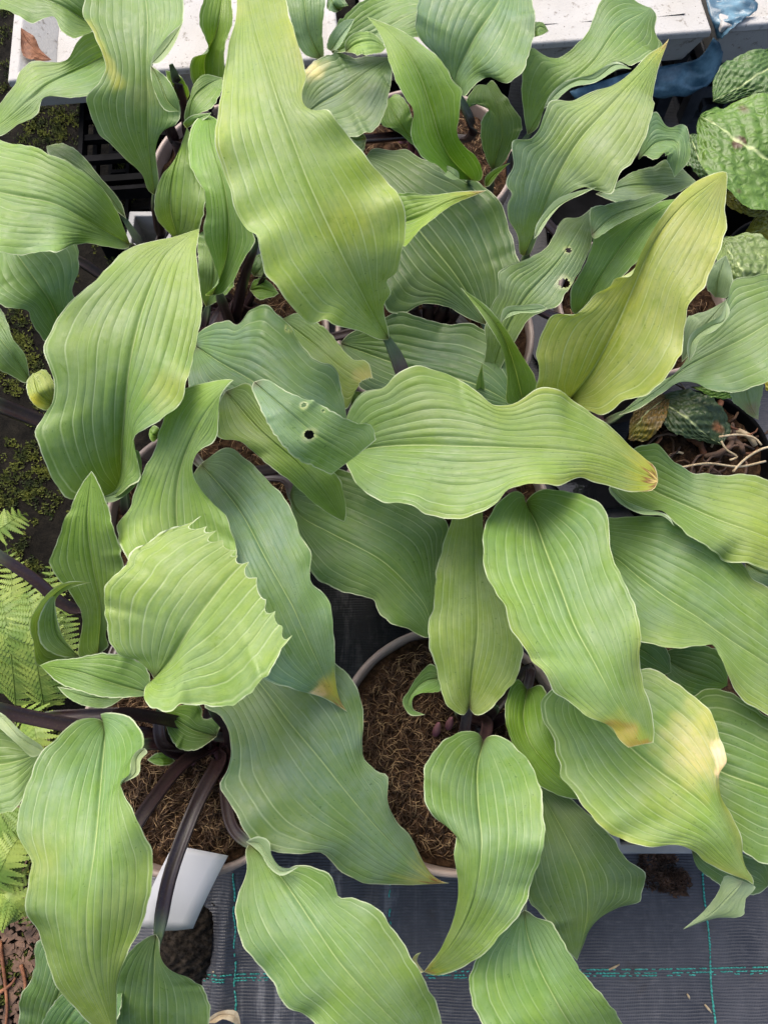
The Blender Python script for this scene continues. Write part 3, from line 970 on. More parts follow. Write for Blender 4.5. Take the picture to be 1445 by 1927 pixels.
leaf('C', [(103, 762), (75, 740), (62, 703)], [(85, 772), (57, 752), (51, 720)], [(102, 720), (86, 697)], z=(.31, .33, .33), c='y', nv=3, pet=False, patch=[(60, 760, 30, (.45, .42, .06), .8)])
petiole([P(-60, 735, .33), P(0, 763, .31), P(80, 795, .28), P(220, 860, .23), P(345, 898, .172)], .0066, .007, PLANTS['C'])
petiole([P(-60, 1000, .30), P(0, 1046, .285), P(60, 1086, .27), P(150, 1148, .24), P(260, 1050, .20), P(345, 905, .172)], .0048, .006, PLANTS['C'])
leaf('C', [(300, 822), (288, 818), (282, 808)], [(288, 832), (281, 820)], [(300, 806), (290, 801)], z=(.26, .27, .27), c='v', nv=2, pet=False, und=0, rip=0)
# broad flat leaf
leaf('C', [(655, 850), (712, 841), (780, 837), (860, 837), (945, 838), (1049, 845), (1135, 859), (1204, 889), (1238, 905)],
     [(650, 830), (648, 800), (653, 786), (667, 758), (688, 737), (722, 734), (739, 716), (774, 697), (819, 696), (861, 706), (895, 734), (930, 763), (964, 758), (985, 750), (1007, 737), (1038, 737), (1076, 751), (1118, 775), (1152, 803), (1187, 837), (1215, 862), (1232, 878)],
     [(650, 868), (660, 890), (672, 912), (690, 930), (720, 945), (775, 955), (800, 966), (840, 972), (890, 970), (930, 950), (955, 925), (985, 918), (1030, 920), (1055, 914), (1080, 900), (1095, 897), (1140, 910), (1170, 920), (1200, 924), (1228, 922)],
     z=(.33, .36, .375, .375, .35), c='g', c2='l', nv=9, pleat=1.35, tip=.7, yel=.4, d=(.2, .02, -.05, -.1), rows=96, pet=True)

# --- plant D
leaf('D', [(733, 640), (701, 588), (677, 543), (653, 496), (615, 415), (577, 329), (549, 256), (525, 194), (501, 121), (480, 52), (465, -30), (470, -100)],
     [(712, 639), (674, 623), (629, 613), (615, 602), (577, 592), (546, 571), (525, 550), (501, 523), (496, 502), (485, 455), (443, 394), (426, 332), (408, 287), (406, 225), (412, 173), (422, 118), (443, 45), (446, -10), (450, -70)],
     [(731, 623), (722, 575), (736, 550), (729, 519), (746, 502), (757, 471), (764, 440), (762, 415), (750, 374), (733, 339), (698, 304), (674, 277), (639, 246), (618, 221), (572, 197), (575, 138), (563, 90), (546, 42), (540, 0), (525, -60)],
     z=(.36, .43, .46, .475, .47, .44), c='l', c2='l', nv=8, pleat=.6, yel=.3, d=(.3, .1, -.03, .1, .2), rows=110, pr=(.0058, .007), patch=[(640, 330, 110, (.17, .27, .03), .5), (655, 415, 70, (.20, .26, .03), .5)],
     pet=[(744, 668, .348), (764, 718, .338), (800, 785, .31), (850, 840, .24)])
leaf('D', [(988, 950), (1004, 975), (1028, 1038), (1059, 1114), (1083, 1177), (1118, 1246), (1153, 1315), (1187, 1367), (1208, 1402)],
     [(985, 932), (970, 925), (945, 940), (915, 980), (907, 1020), (910, 1060), (930, 1110), (950, 1145), (952, 1170), (975, 1205), (1000, 1240), (1025, 1270), (1040, 1295), (1075, 1320), (1110, 1350), (1150, 1368), (1165, 1392), (1182, 1408)],
     [(992, 940), (1012, 924), (1050, 922), (1090, 930), (1130, 955), (1147, 985), (1150, 1020), (1155, 1045), (1165, 1080), (1185, 1120), (1195, 1160), (1200, 1230), (1210, 1280), (1225, 1330), (1232, 1370), (1230, 1399)],
     z=(.31, .36, .385, .385, .365), c='g', c2='l', nv=8, cut=True, yel=.35, d=(.35, .12, .0, -.1), rows=90, label='leaf with scorched blunt tip',
     patch=[(1166, 1384, 30, (.24, .115, .055), 1), (1176, 1396, 26, (.40, .24, .14), 1), (1192, 1408, 20, (.20, .09, .045), 1), (1212, 1406, 14, (.24, .11, .05), 1), (1165, 1380, 42, YEL, .6), (1200, 1395, 30, YEL, .4)])
leaf('D', [(1095, 1010), (1160, 1052), (1204, 1090), (1256, 1128), (1326, 1170), (1375, 1203), (1445, 1249), (1540, 1320)],
     [(1110, 980), (1142, 972), (1170, 967), (1229, 971), (1270, 975), (1320, 1000), (1370, 1035), (1405, 1066), (1422, 1092), (1445, 1108), (1520, 1180)],
     [(1110, 1060), (1140, 1120), (1175, 1180), (1201, 1198), (1232, 1211), (1274, 1220), (1319, 1215), (1341, 1213), (1353, 1232), (1362, 1262), (1381, 1298), (1429, 1335), (1500, 1375)],
     z=(.27, .30, .31, .30, .27), c='g', c2='l', nv=9, pleat=.9, yel=.2, rows=90, pet=[(1050, 990, .25)])
leaf('D', [(1175, 895), (1242, 928), (1291, 948), (1360, 980), (1445, 1014), (1550, 1065)],
     [(1180, 855), (1198, 844), (1232, 837), (1256, 862), (1274, 876), (1343, 886), (1419, 893), (1445, 905), (1530, 960)],
     [(1146, 915), (1166, 942), (1204, 962), (1246, 964), (1263, 983), (1291, 1014), (1343, 1038), (1405, 1059), (1445, 1071), (1530, 1095)],
     z=(.30, .325, .335, .32), c='g', c2='y', nv=8, pleat=.9, pet=True)
leaf('D', [(915, 738), (935, 672), (958, 612), (992, 556), (1050, 490), (1090, 430), (1112, 392)],
     [(908, 700), (915, 650), (913, 612), (923, 578), (938, 550), (937, 516), (985, 497), (1031, 460), (1059, 412), (1090, 408)],
     [(928, 722), (948, 680), (970, 640), (998, 598), (1030, 583), (1049, 578), (1066, 550), (1094, 502), (1111, 464), (1115, 430)],
     z=(.25, .30, .33, .345, .35), c='b', nv=7, d=(.5, .3, -.1, -.1), rows=130, holes=[(1061, 533, 13), (1069, 471, 7)], pet=True, label='leaf with a round hole')
leaf('D', [(985, 758), (968, 690), (942, 622), (905, 577), (865, 540)], [(954, 760), (954, 709), (945, 661), (918, 613), (893, 575)], [(1010, 745), (1007, 713), (982, 668), (962, 633), (944, 608), (918, 578)],
     z=(.27, .34, .385, .40), c='g', c2='l', nv=5, d=(.5, .5, .3, .1), pet=True, rip=.001)
leaf('D', [(905, 742), (904, 715), (907, 682)], [(895, 735), (898, 712)], [(912, 735), (910, 712)], z=(.27, .29, .31), c='g', nv=2, pet=False, rip=0, und=0)
leaf('C', [(545, 930), (562, 966), (618, 1000), (670, 1028), (722, 1059), (774, 1108), (802, 1145), (812, 1198)],
     [(560, 900), (640, 885), (720, 915), (800, 950), (842, 985), (838, 1015), (828, 1060), (822, 1130)],
     [(552, 985), (565, 1030), (590, 1085), (610, 1096), (660, 1115), (700, 1125), (715, 1155), (735, 1175), (770, 1186), (800, 1200)],
     z=(.24, .265, .27, .265, .24), c='d', c2='d', nv=9, pleat=.9, pet=True, d=(.3, .1, 0, -.1))

# --- plant E
leaf('E', [(367, 650), (425, 689), (467, 713), (520, 745), (580, 775), (652, 787)],
     [(372, 625), (395, 610), (430, 605), (447, 612), (475, 580), (500, 583), (525, 600), (545, 615), (570, 650), (600, 680), (630, 690), (640, 720), (650, 770)],
     [(358, 680), (356, 735), (400, 765), (480, 790), (560, 800), (620, 800)],
     z=(.31, .335, .34, .32), c='b', nv=8, pleat=1.6, d=(.25, .1, .0, -.1), holes=[(541, 619, 6)], rows=90, pet=True)
leaf('E', [(530, 600), (590, 645), (640, 690), (685, 718)], [(570, 588), (618, 623), (646, 658), (667, 678), (691, 683), (703, 715)], [(560, 660), (610, 710), (650, 765), (668, 735)],
     z=(.27, .29, .29), c='g', c2='y', nv=6, cut=True, jag=.035, pet=True, patch=[(690, 710, 40, (.45, .36, .16), .6)])
leaf('E', [(478, 718), (540, 772), (600, 820), (666, 862)], [(500, 714), (542, 737), (594, 756), (646, 786), (674, 796), (698, 800), (708, 831)], [(474, 730), (483, 752), (515, 817), (549, 855), (601, 882), (624, 893)],
     z=(.415, .425, .415, .385), c='b', c2='l', cut=True, nv=6, pleat=.6, d=(-.1, -.1, -.15, -.1), holes=[(582, 818, 9), (572, 762, 5), (608, 773, 3)], rows=110, pet=False, label='leaf end torn off squarely')
leaf('E', [(425, 735), (480, 800), (560, 870), (610, 930), (648, 982)], [(468, 722), (495, 765), (540, 830), (595, 875), (636, 895), (645, 920), (652, 968)], [(412, 760), (408, 800), (412, 826), (450, 830), (480, 850), (510, 880), (550, 910), (600, 955), (640, 979)],
     z=(.345, .36, .345, .30), c='g', c2='v', nv=7, pet=True, d=(.5, .1, -.1, -.2))
leaf('E', [(400, 556), (425, 490), (430, 420), (420, 340), (400, 270), (392, 215)],
     [(385, 556), (395, 548), (412, 530), (396, 480), (384, 440), (388, 398), (384, 360), (363, 322), (353, 287), (360, 239), (380, 216)],
     [(420, 552), (440, 530), (457, 492), (480, 455), (462, 400), (440, 330), (422, 270), (410, 225)], z=(.33, .37, .40, .41, .40), c='g', c2='v', nv=6, pleat=.9, pet=[(430, 600, .26)])
leaf('E', [(388, 578), (402, 520), (395, 430)], [(380, 560), (374, 500), (374, 440)], [(412, 566), (440, 535), (430, 470)], z=(.27, .31, .32), c='g', nv=5, pet=True)
leaf('E', [(335, 452), (320, 390), (328, 320), (352, 240)], [(322, 442), (296, 412), (289, 380), (300, 340), (330, 298), (344, 268)], [(352, 442), (375, 430), (388, 390), (385, 330), (372, 275)], z=(.29, .33, .35, .35), c='l', c2='v', nv=6, pet=True)
leaf('E', [(246, 460), (173, 420), (104, 385), (35, 367), (-60, 348)], [(235, 433), (208, 374), (166, 329), (131, 308), (97, 298), (59, 277), (21, 265), (-30, 260)],
     [(240, 468), (194, 466), (149, 458), (111, 478), (69, 465), (0, 471), (-50, 470)], z=(.32, .375, .39, .38), c='g', c2='l', nv=8, pleat=1.1, pet=[(262, 475, .28), (350, 540, .22)])
leaf('E', [(118, 622), (100, 575), (70, 530), (30, 475), (0, 430)], [(87, 641), (59, 602), (55, 587), (24, 585), (0, 576), (-40, 540)], [(130, 610), (149, 570), (137, 550), (152, 502), (146, 460), (90, 430)], z=(.27, .31, .325, .32), c='g', nv=7, pet=True)
petiole([P(90, 465, .30), P(152, 493, .285), P(200, 523, .265), P(330, 570, .21), P(445, 600, .172)], .0048, .006, PLANTS['E'])
leaf('E', [(58, 717), (20, 660), (-35, 595)], [(48, 668), (22, 633), (14, 606), (-2, 578)], [(50, 721), (21, 706), (-5, 694), (-40, 640)], z=(.29, .32, .32), c='g', nv=5, pet=True)
petiole([P(482, 440, .33), P(462, 500, .29), P(448, 560, .235), P(440, 612, .18), P(445, 615, .165)], .0066, .0072, PLANTS['E'])
petiole([P(505, 500, .27), P(480, 545, .23), P(455, 590, .19), P(450, 612, .165)], .004, .0055, PLANTS['E'])
leaf('E', [(470, 545), (500, 545), (525, 552)], [(480, 525), (505, 528)], [(485, 562), (510, 560)], z=(.235, .245, .245), c='v', nv=3, pet=False)
leaf('E', [(478, 520), (490, 505), (500, 480)], [(468, 500), (482, 480)], [(500, 520), (512, 500)], z=(.25, .26, .26), c='d', nv=3, pet=False)

# --- plant F
leaf('F', [(915, 612), (860, 520), (800, 450), (735, 370), (686, 300)], [(958, 570), (976, 505), (971, 470), (950, 391), (935, 372), (895, 336), (826, 322), (791, 301), (767, 277), (736, 277), (700, 280)],
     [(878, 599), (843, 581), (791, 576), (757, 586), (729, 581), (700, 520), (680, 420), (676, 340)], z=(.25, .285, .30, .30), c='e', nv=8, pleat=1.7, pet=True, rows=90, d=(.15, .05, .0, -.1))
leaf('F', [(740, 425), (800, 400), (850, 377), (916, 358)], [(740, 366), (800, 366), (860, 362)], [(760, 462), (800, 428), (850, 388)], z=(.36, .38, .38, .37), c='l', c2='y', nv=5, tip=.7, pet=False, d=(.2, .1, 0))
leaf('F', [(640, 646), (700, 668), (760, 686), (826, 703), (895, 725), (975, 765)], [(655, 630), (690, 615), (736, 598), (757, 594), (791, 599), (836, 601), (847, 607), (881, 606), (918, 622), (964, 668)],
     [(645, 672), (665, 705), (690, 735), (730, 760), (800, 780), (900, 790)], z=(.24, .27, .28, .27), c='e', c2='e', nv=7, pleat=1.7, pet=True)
for (a, b) in (((778, 578), (792, 640)), ((805, 572), (806, 640)), ((835, 578), (822, 640)), ((855, 588), (832, 645))):
    petiole([P(a[0], a[1] - 40, .25), P(a[0], a[1], .225), P(b[0], b[1] - 30, .195), P(b[0], b[1], .165)], .0055, .0075, PLANTS['F'])
leaf('F', [(660, 762), (690, 752), (710, 738)], [(662, 740), (690, 735)], [(655, 800), (680, 770)], z=(.235, .245, .245), c='g', nv=3, pet=False)

# --- plant G
leaf('G', [(292, 368), (287, 329), (280, 260), (279, 190), (275, 104), (277, 35), (270, -40), (262, -90)],
     [(279, 358), (266, 325), (221, 284), (190, 256), (173, 221), (170, 194), (183, 159), (197, 120), (175, 62), (159, 35), (166, 0), (175, -50)],
     [(299, 343), (294, 277), (308, 247), (332, 232), (337, 208), (332, 180), (315, 149), (284, 121), (311, 87), (343, 45), (346, 10), (330, -50)],
     z=(.31, .36, .395, .41, .40), c='b', c2='g', nv=7, pleat=.7, d=(.7, .2, .3, -.05, -.05), rows=90, pet=[(296, 400, .27), (306, 440, .22)], pr=(.005, .006),
     patch=[(166 + 4.5 * k, 45 + 9 * k, 19, (.44, .43, .14), .42) for k in range(14)] + [(275, 175, 70, (.24, .31, .10), .4)])
leaf('G', [(222, 90), (160, 120), (100, 155), (50, 195), (-20, 250)], [(210, 55), (172, 64), (145, 83), (125, 107), (62, 111), (38, 131), (28, 166), (0, 203)], [(215, 150), (190, 183), (173, 184), (121, 182), (83, 183), (69, 215), (35, 236), (0, 256)],
     z=(.32, .35, .355, .33), c='g', c2='l', nv=6, pet=True, rip=.002)
leaf('G', [(185, 50), (120, 15), (60, -12), (-10, -35)], [(180, -5), (120, -45), (50, -60)], [(166, 66), (138, 75), (114, 56), (102, 28), (80, 26), (52, 36), (20, 25), (-10, 18)], z=(.32, .345, .35, .34), c='g', nv=7, pet=True)
leaf('G', [(238, 412), (180, 340), (88, 275)], [(228, 380), (190, 335), (150, 288), (110, 268)], [(205, 385), (140, 320), (93, 292)], z=(.27, .30, .30), c='d', nv=5, pet=True)
leaf('G', [(354, 240), (362, 190), (388, 160), (418, 146)], [(347, 222), (356, 182), (366, 156), (385, 142)], [(366, 222), (394, 206), (418, 178)], z=(.37, .385, .39, .385), c='g', nv=5, d=(.5, .2, .2), pet=False)
leaf('G', [(352, 242), (370, 225), (398, 212)], [(345, 232), (360, 218)], [(362, 236), (390, 222)], z=(.39, .40, .405), c='g', nv=2, pet=False, und=0, rip=0)
leaf('G', [(388, 165), (385, 110), (408, 60), (418, 0), (420, -40)], [(364, 158), (361, 108), (392, 96), (375, 40), (384, 5), (395, -35)], [(420, 155), (423, 110), (430, 70), (438, 40), (436, 0), (430, -40)], z=(.30, .335, .36, .365), c='v', nv=5, pet=True, d=(.5, .5, .4))
leaf('G', [(352, 190), (330, 160), (312, 132)], [(356, 170), (335, 140)], [(340, 190), (318, 160)], z=(.25, .28, .29), c='v', nv=3, pet=True)
petiole([P(322, 120, .30), P(335, 160, .28), P(350, 220, .23), P(352, 290, .17)], .005, .006, PLANTS['G'])

# --- plant H
leaf('H', [(888, 340), (850, 300), (828, 255), (812, 200), (785, 130), (740, 65), (690, 31)],
     [(843, 333), (826, 316), (805, 304), (781, 277), (772, 249), (778, 211), (750, 163), (733, 114), (719, 73), (702, 45)],
     [(903, 340), (908, 325), (895, 294), (862, 256), (864, 215), (867, 173), (854, 159), (826, 114), (778, 69), (730, 45)], z=(.30, .36, .39, .41, .41), c='v', c2='l', nv=6, pleat=.5, pet=True, d=(.6, .35, .1, .1), rip=.002)
leaf('H', [(866, 174), (857, 149), (885, 86), (930, 17), (965, -60)], [(858, 160), (826, 111), (784, 69), (783, 30), (786, 0), (800, -50)], [(873, 182), (895, 159), (923, 138), (957, 152), (983, 138), (995, 100), (1004, 69), (1002, 17), (995, -40)],
     z=(.34, .37, .39, .38), c='b', nv=9, pleat=.8, pet=True)
leaf('H', [(1000, 70), (1015, 50), (1032, 58)], [(1000, 45), (1020, 42)], [(1005, 70), (1022, 65)], z=(.375, .38, .37), c='g', nv=2, pet=False, und=0, rip=0)
leaf('H', [(926, 320), (944, 250), (935, 200), (915, 160)], [(916, 304), (904, 263), (906, 228), (919, 204), (900, 185), (878, 183), (895, 160)], [(944, 311), (964, 277), (984, 228), (960, 195), (944, 176), (925, 152)], z=(.25, .29, .30), c='d', c2='g', nv=6, pet=True, d=(.3, .3, .2))
leaf('H', [(912, 352), (928, 330), (960, 306)], [(912, 335), (930, 318)], [(920, 350), (940, 325)], z=(.26, .275, .29), c='v', nv=3, pet=False, und=0, rip=0)
leaf('H', [(570, 218), (620, 182), (680, 142), (737, 108)], [(568, 155), (600, 115), (650, 106), (700, 103)], [(605, 235), (646, 253), (695, 246), (722, 218), (733, 173), (738, 131)], z=(.30, .325, .33), c='b', nv=7, pet=True, patch=[(585, 130, 50, (.66, .55, .38), .9)], d=(.1, 0, 0))
leaf('H', [(625, 100), (690, 70), (740, 40), (810, 15)], [(618, 75), (645, 40), (680, 8), (720, -25), (780, -30)], [(650, 98), (700, 88), (760, 75), (795, 60)], z=(.33, .35, .36), c='g', nv=7, pet=True)
leaf('H', [(650, 98), (670, 82), (700, 76), (726, 90)], [(650, 80), (668, 62), (700, 58)], [(662, 100), (690, 100), (715, 102)], z=(.36, .37, .36), c='l', nv=3, pet=False, und=0)
leaf('H', [(604, 112), (582, 60), (572, 0), (565, -50)], [(575, 106), (560, 85), (545, 30), (536, -40)], [(609, 108), (607, 60), (613, 0), (608, -50)], z=(.31, .34, .35), c='b', nv=6, pet=True)
leaf('H', [(792, 276), (756, 240), (730, 186)], [(778, 235), (770, 205), (745, 180)], [(775, 272), (750, 250), (713, 230)], z=(.24, .265, .27), c='v', nv=5, pet=True)
leaf('H', [(690, 262), (670, 262), (648, 252)], [(682, 250), (665, 248)], [(682, 282), (665, 280)], z=(.25, .26, .26), c='d', nv=3, pet=False)
leaf('H', [(640, 20), (628, 10), (618, -8)], [(655, 5), (640, -10)], [(628, 25), (615, 12)], z=(.33, .34, .34), c='b', nv=3, pet=False)

# --- plant I
leaf('I', [(1072, 752), (1112, 700), (1160, 612), (1192, 540), (1232, 450), (1285, 385), (1330, 350), (1367, 324)],
     [(1040, 752), (1007, 737), (1011, 713), (1007, 675), (1014, 637), (1038, 602), (1076, 595), (1097, 578), (1118, 550), (1149, 536), (1156, 523), (1187, 517), (1201, 485), (1222, 443), (1256, 391), (1291, 353), (1326, 332), (1358, 322)],
     [(1090, 765), (1118, 774), (1136, 780), (1180, 754), (1222, 741), (1256, 706), (1284, 658), (1291, 613), (1294, 578), (1322, 543), (1336, 512), (1350, 471), (1360, 443), (1366, 381), (1368, 330)],
     z=(.335, .39, .42, .44, .44), c='y', c2='y', nv=8, pleat=1.0, d=(.35, .15, .1, -.05), rows=100, yel=.3, patch=[(1165, 540, 60, (.42, .42, .10), .6)], pet=True)
leaf('I', [(1162, 782), (1232, 737), (1291, 689), (1343, 661), (1395, 637), (1445, 609), (1540, 560)],
     [(1230, 725), (1290, 690), (1300, 655), (1305, 637), (1336, 613), (1360, 602), (1367, 564), (1381, 526), (1412, 524), (1445, 515), (1510, 500)],
     [(1200, 770), (1245, 740), (1284, 716), (1308, 723), (1329, 737), (1371, 735), (1405, 730), (1438, 722), (1475, 700), (1530, 620)], z=(.27, .30, .33, .335), c='b', c2='g', nv=8, pleat=.8, pet=[(1130, 795, .24)], d=(.3, .25, .1, 0))
leaf('I', [(1405, 722), (1405, 752), (1426, 790)], [(1376, 730), (1380, 758), (1400, 776)], [(1434, 725), (1429, 762)], z=(.30, .28, .25), c='p', nv=5, pet=False, flip=True, patch=[(1412, 770, 26, (.30, .14, .12), .8), (1426, 788, 12, (.55, .45, .36), 1)], label='pale hanging tip scorched brown')
leaf('I', [(1282, 682), (1310, 632), (1338, 598), (1369, 560)], [(1283, 645), (1296, 592), (1330, 583), (1360, 568)], [(1302, 662), (1340, 618), (1367, 600)], z=(.27, .295, .31), c='b', nv=5, pet=False, flip=True)
leaf('I', [(1345, 560), (1352, 520), (1365, 480)], [(1330, 540), (1340, 500)], [(1372, 555), (1375, 510)], z=(.27, .29, .30), c='b', nv=5, pet=False, flip=True)
leaf('I', [(1088, 594), (1140, 505), (1200, 425), (1278, 374)], [(1077, 588), (1073, 547), (1094, 509), (1110, 470), (1116, 443), (1153, 422), (1204, 394), (1248, 377)], [(1105, 592), (1155, 535), (1205, 485), (1232, 440), (1265, 395)], z=(.29, .335, .36, .37), c='g', c2='v', nv=7, pet=True, pleat=.6)
leaf('I', [(1112, 442), (1150, 410), (1200, 390), (1258, 369)], [(1110, 395), (1150, 382), (1190, 377), (1236, 361)], [(1118, 450), (1160, 424), (1205, 400)], z=(.37, .375, .38, .38), c='b', nv=5, pet=False)
leaf('I', [(986, 482), (1007, 433), (1049, 329), (1090, 260), (1139, 208), (1187, 156), (1222, 118), (1258, 72)],
     [(978, 478), (973, 443), (952, 405), (962, 363), (952, 339), (966, 308), (961, 273), (997, 263), (1018, 235), (1028, 201), (1045, 187), (1101, 173), (1153, 159), (1184, 138), (1218, 104), (1248, 84)],
     [(996, 478), (1014, 439), (1030, 412), (1043, 385), (1083, 362), (1118, 351), (1153, 358), (1166, 329), (1191, 304), (1215, 253), (1225, 208), (1232, 156), (1243, 114), (1252, 90)],
     z=(.32, .38, .41, .42, .41), c='b', c2='l', nv=8, pleat=1.0, tip=.6, d=(.5, .2, .0, -.1), rows=95, pet=[(985, 520, .27), (1010, 580, .22)])
leaf('I', [(992, 254), (1030, 195), (1080, 148), (1116, 115), (1166, 50), (1225, 15)], [(984, 210), (980, 156), (997, 100), (1040, 92), (1076, 86), (1108, 52), (1128, 7), (1165, -8)],
     [(1010, 242), (1028, 197), (1080, 153), (1118, 150), (1160, 119), (1187, 129), (1252, 75), (1234, 52), (1236, 28)], z=(.29, .33, .345, .345), c='g', c2='d', nv=7, pet=True, pleat=.7)
leaf('I', [(1120, 365), (1180, 350), (1250, 345), (1310, 342)], [(1150, 350), (1195, 320), (1260, 305)], [(1150, 378), (1200, 380), (1265, 368)], z=(.26, .27, .265), c='b', nv=6, pet=False)
leaf('I', [(1200, 300), (1240, 265), (1275, 265), (1268, 334)], [(1205, 270), (1228, 215), (1258, 240), (1292, 224), (1301, 260), (1297, 300)], [(1215, 290), (1240, 300), (1262, 320)], z=(.285, .30, .30, .285), c='b', nv=6, pet=False)

# --- plant J
leaf('J', [(1090, 1310), (1140, 1360), (1198, 1416), (1245, 1455), (1291, 1488), (1350, 1542), (1388, 1605), (1417, 1666)],
     [(1060, 1295), (1038, 1296), (1016, 1326), (1019, 1360), (1040, 1390), (1041, 1412), (1056, 1440), (1059, 1464), (1083, 1490), (1094, 1509), (1118, 1544), (1153, 1571), (1201, 1590), (1229, 1594), (1267, 1589), (1298, 1599), (1336, 1627), (1365, 1642), (1405, 1657)],
     [(1140, 1275), (1206, 1258), (1232, 1258), (1263, 1275), (1294, 1305), (1322, 1329), (1343, 1364), (1352, 1395), (1362, 1433), (1350, 1452), (1357, 1495), (1378, 1533), (1395, 1575), (1398, 1623), (1417, 1655)],
     z=(.265, .295, .315, .315, .285), c='g', c2='l', nv=9, pleat=1.0, yel=.5, d=(.15, .03, -.02, -.1), rows=100, pet=True, label='leaf with cream scorched edge',
     patch=[(1310, 1410, 90, (.42, .39, .19), .75), (1340, 1345, 55, YEL, .4), (1350, 1404, 14, (.58, .48, .36), 1), (1358, 1422, 17, (.60, .50, .39), 1), (1358, 1438, 17, (.56, .46, .35), 1), (1352, 1452, 11, (.58, .46, .30), 1), (1240, 1500, 80, (.22, .27, .04), .4)])
leaf('J', [(1397, 1658), (1368, 1690), (1330, 1725), (1284, 1749)], [(1364, 1648), (1350, 1680), (1325, 1713)], [(1420, 1670), (1402, 1692), (1396, 1722), (1345, 1728)], z=(.285, .27, .25, .235), c='p', nv=5, pet=False, flip=True, d=(.1, .1, 0), und=.001, rip=.001)
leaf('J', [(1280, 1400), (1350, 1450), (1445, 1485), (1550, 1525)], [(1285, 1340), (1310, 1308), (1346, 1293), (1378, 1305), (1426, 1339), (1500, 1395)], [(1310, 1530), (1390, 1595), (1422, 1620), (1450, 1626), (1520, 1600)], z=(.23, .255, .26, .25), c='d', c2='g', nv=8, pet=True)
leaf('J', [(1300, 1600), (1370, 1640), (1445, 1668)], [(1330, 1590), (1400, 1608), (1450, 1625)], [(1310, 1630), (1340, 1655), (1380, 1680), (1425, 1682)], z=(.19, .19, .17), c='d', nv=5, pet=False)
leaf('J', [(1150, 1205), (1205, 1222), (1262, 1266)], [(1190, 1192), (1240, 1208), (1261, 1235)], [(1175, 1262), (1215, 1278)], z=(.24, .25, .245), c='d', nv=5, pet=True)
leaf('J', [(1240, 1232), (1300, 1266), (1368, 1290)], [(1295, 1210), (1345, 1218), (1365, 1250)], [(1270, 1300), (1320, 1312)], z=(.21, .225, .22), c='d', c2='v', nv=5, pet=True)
leaf('J', [(1400, 1060), (1440, 1080), (1480, 1090)], [(1420, 1050), (1460, 1050)], [(1410, 1090), (1450, 1110)], z=(.25, .26, .25), c='b', nv=4, pet=False)
# margins that roll over and show the pale underside
def rolled(key, near, mid, outer, inner, z, c='b', d=(.3, .5, .3), up=False, nv=3):
    x0, y0 = near
    q = P(x0, y0, z[0])
    cand = [o for o in PLANTS[key].children if o.name.startswith('leaf')]
    best = min(cand, key=lambda o: min((Vector(v.co) - Vector(q)).length for v in list(o.data.vertices)[::37]))
    me, _ = blade_mesh('rolled_margin', mid, outer, inner, z, c=c, nv=nv, d=d, rip=.0006, und=0, pleat=.5, flip=not up, rows=40)
    o = bpy.data.objects.new('rolled_margin', me)
    link(o, best)
    return o


rolled('C', (230, 925), [(186, 938), (225, 925), (252, 890), (252, 845)], [(205, 946), (240, 930), (266, 895), (262, 850)], [(215, 925), (238, 900), (246, 868)], (.352, .365, .38), c='g')
rolled('A', (480, 1590), [(463, 1584), (487, 1588), (502, 1612), (528, 1640), (562, 1632)], [(484, 1574), (506, 1582), (512, 1610), (530, 1632)], [(475, 1592), (490, 1606), (508, 1634), (530, 1648)], (.292, .302, .308), c='b')
rolled('A', (255, 1425), [(273, 1408), (258, 1425), (255, 1455), (233, 1473)], [(278, 1415), (266, 1430), (262, 1456)], [(262, 1410), (248, 1428), (246, 1452)], (.372, .38, .378), c='p')
rolled('G', (300, 170), [(284, 122), (300, 150), (316, 190), (338, 210)], [(315, 147), (330, 172), (338, 195)], [(284, 140), (292, 175), (312, 208)], (.402, .405, .395), c='d', up=True, nv=4)
rolled('G', (310, 90), [(286, 120), (312, 92), (345, 42)], [(300, 118), (326, 88)], [(288, 108), (310, 75)], (.412, .415, .412), c='p')
rolled('I', (1030, 412), [(1004, 450), (1016, 425), (1044, 392), (1085, 368), (1122, 352)], [(1014, 441), (1034, 410), (1060, 382), (1095, 366)], [(1008, 425), (1030, 392), (1048, 374), (1085, 360)], (.392, .405, .415), c='p')
rolled('I', (1080, 150), [(1022, 205), (1050, 172), (1085, 151), (1118, 148), (1160, 120), (1188, 130)], [(1040, 195), (1075, 165), (1118, 156), (1165, 130)], [(1035, 178), (1065, 152), (1110, 140), (1158, 116)], (.338, .35, .352), c='g')
rolled('H', (843, 330), [(826, 314), (845, 322), (864, 337)], [(835, 328), (852, 338)], [(842, 312), (862, 324)], (.335, .34, .335), c='l')
rolled('I', (1300, 655), [(1296, 680), (1303, 640), (1335, 614), (1362, 603), (1366, 565)], [(1292, 655), (1300, 628), (1334, 606), (1356, 592)], [(1306, 665), (1318, 636), (1345, 622), (1372, 590)], (.322, .335, .34), c='p')
rolled('A', (40, 1390), [(-30, 1338), (0, 1347), (40, 1388), (84, 1415)], [(0, 1340), (45, 1380), (80, 1405)], [(-10, 1360), (35, 1402), (62, 1425)], (.285, .30, .285), c='p')
rolled('D', (955, 590), [(940, 612), (958, 588), (990, 584), (1030, 580)], [(948, 602), (975, 590), (1010, 588)], [(948, 580), (985, 574), (1015, 572)], (.335, .345, .34), c='g')
rolled('C', (95, 1210), [(150, 1236), (110, 1196), (102, 1145), (104, 1122)], [(118, 1236), (80, 1215), (72, 1170), (96, 1124)], [(120, 1200), (106, 1150)], (.315, .34, .375), c='l', up=True, nv=4)
rolled('H', (640, 90), [(622, 96), (640, 70), (660, 45), (668, 35)], [(615, 90), (625, 60), (648, 38)], [(635, 92), (650, 70)], (.355, .365, .36), c='b')
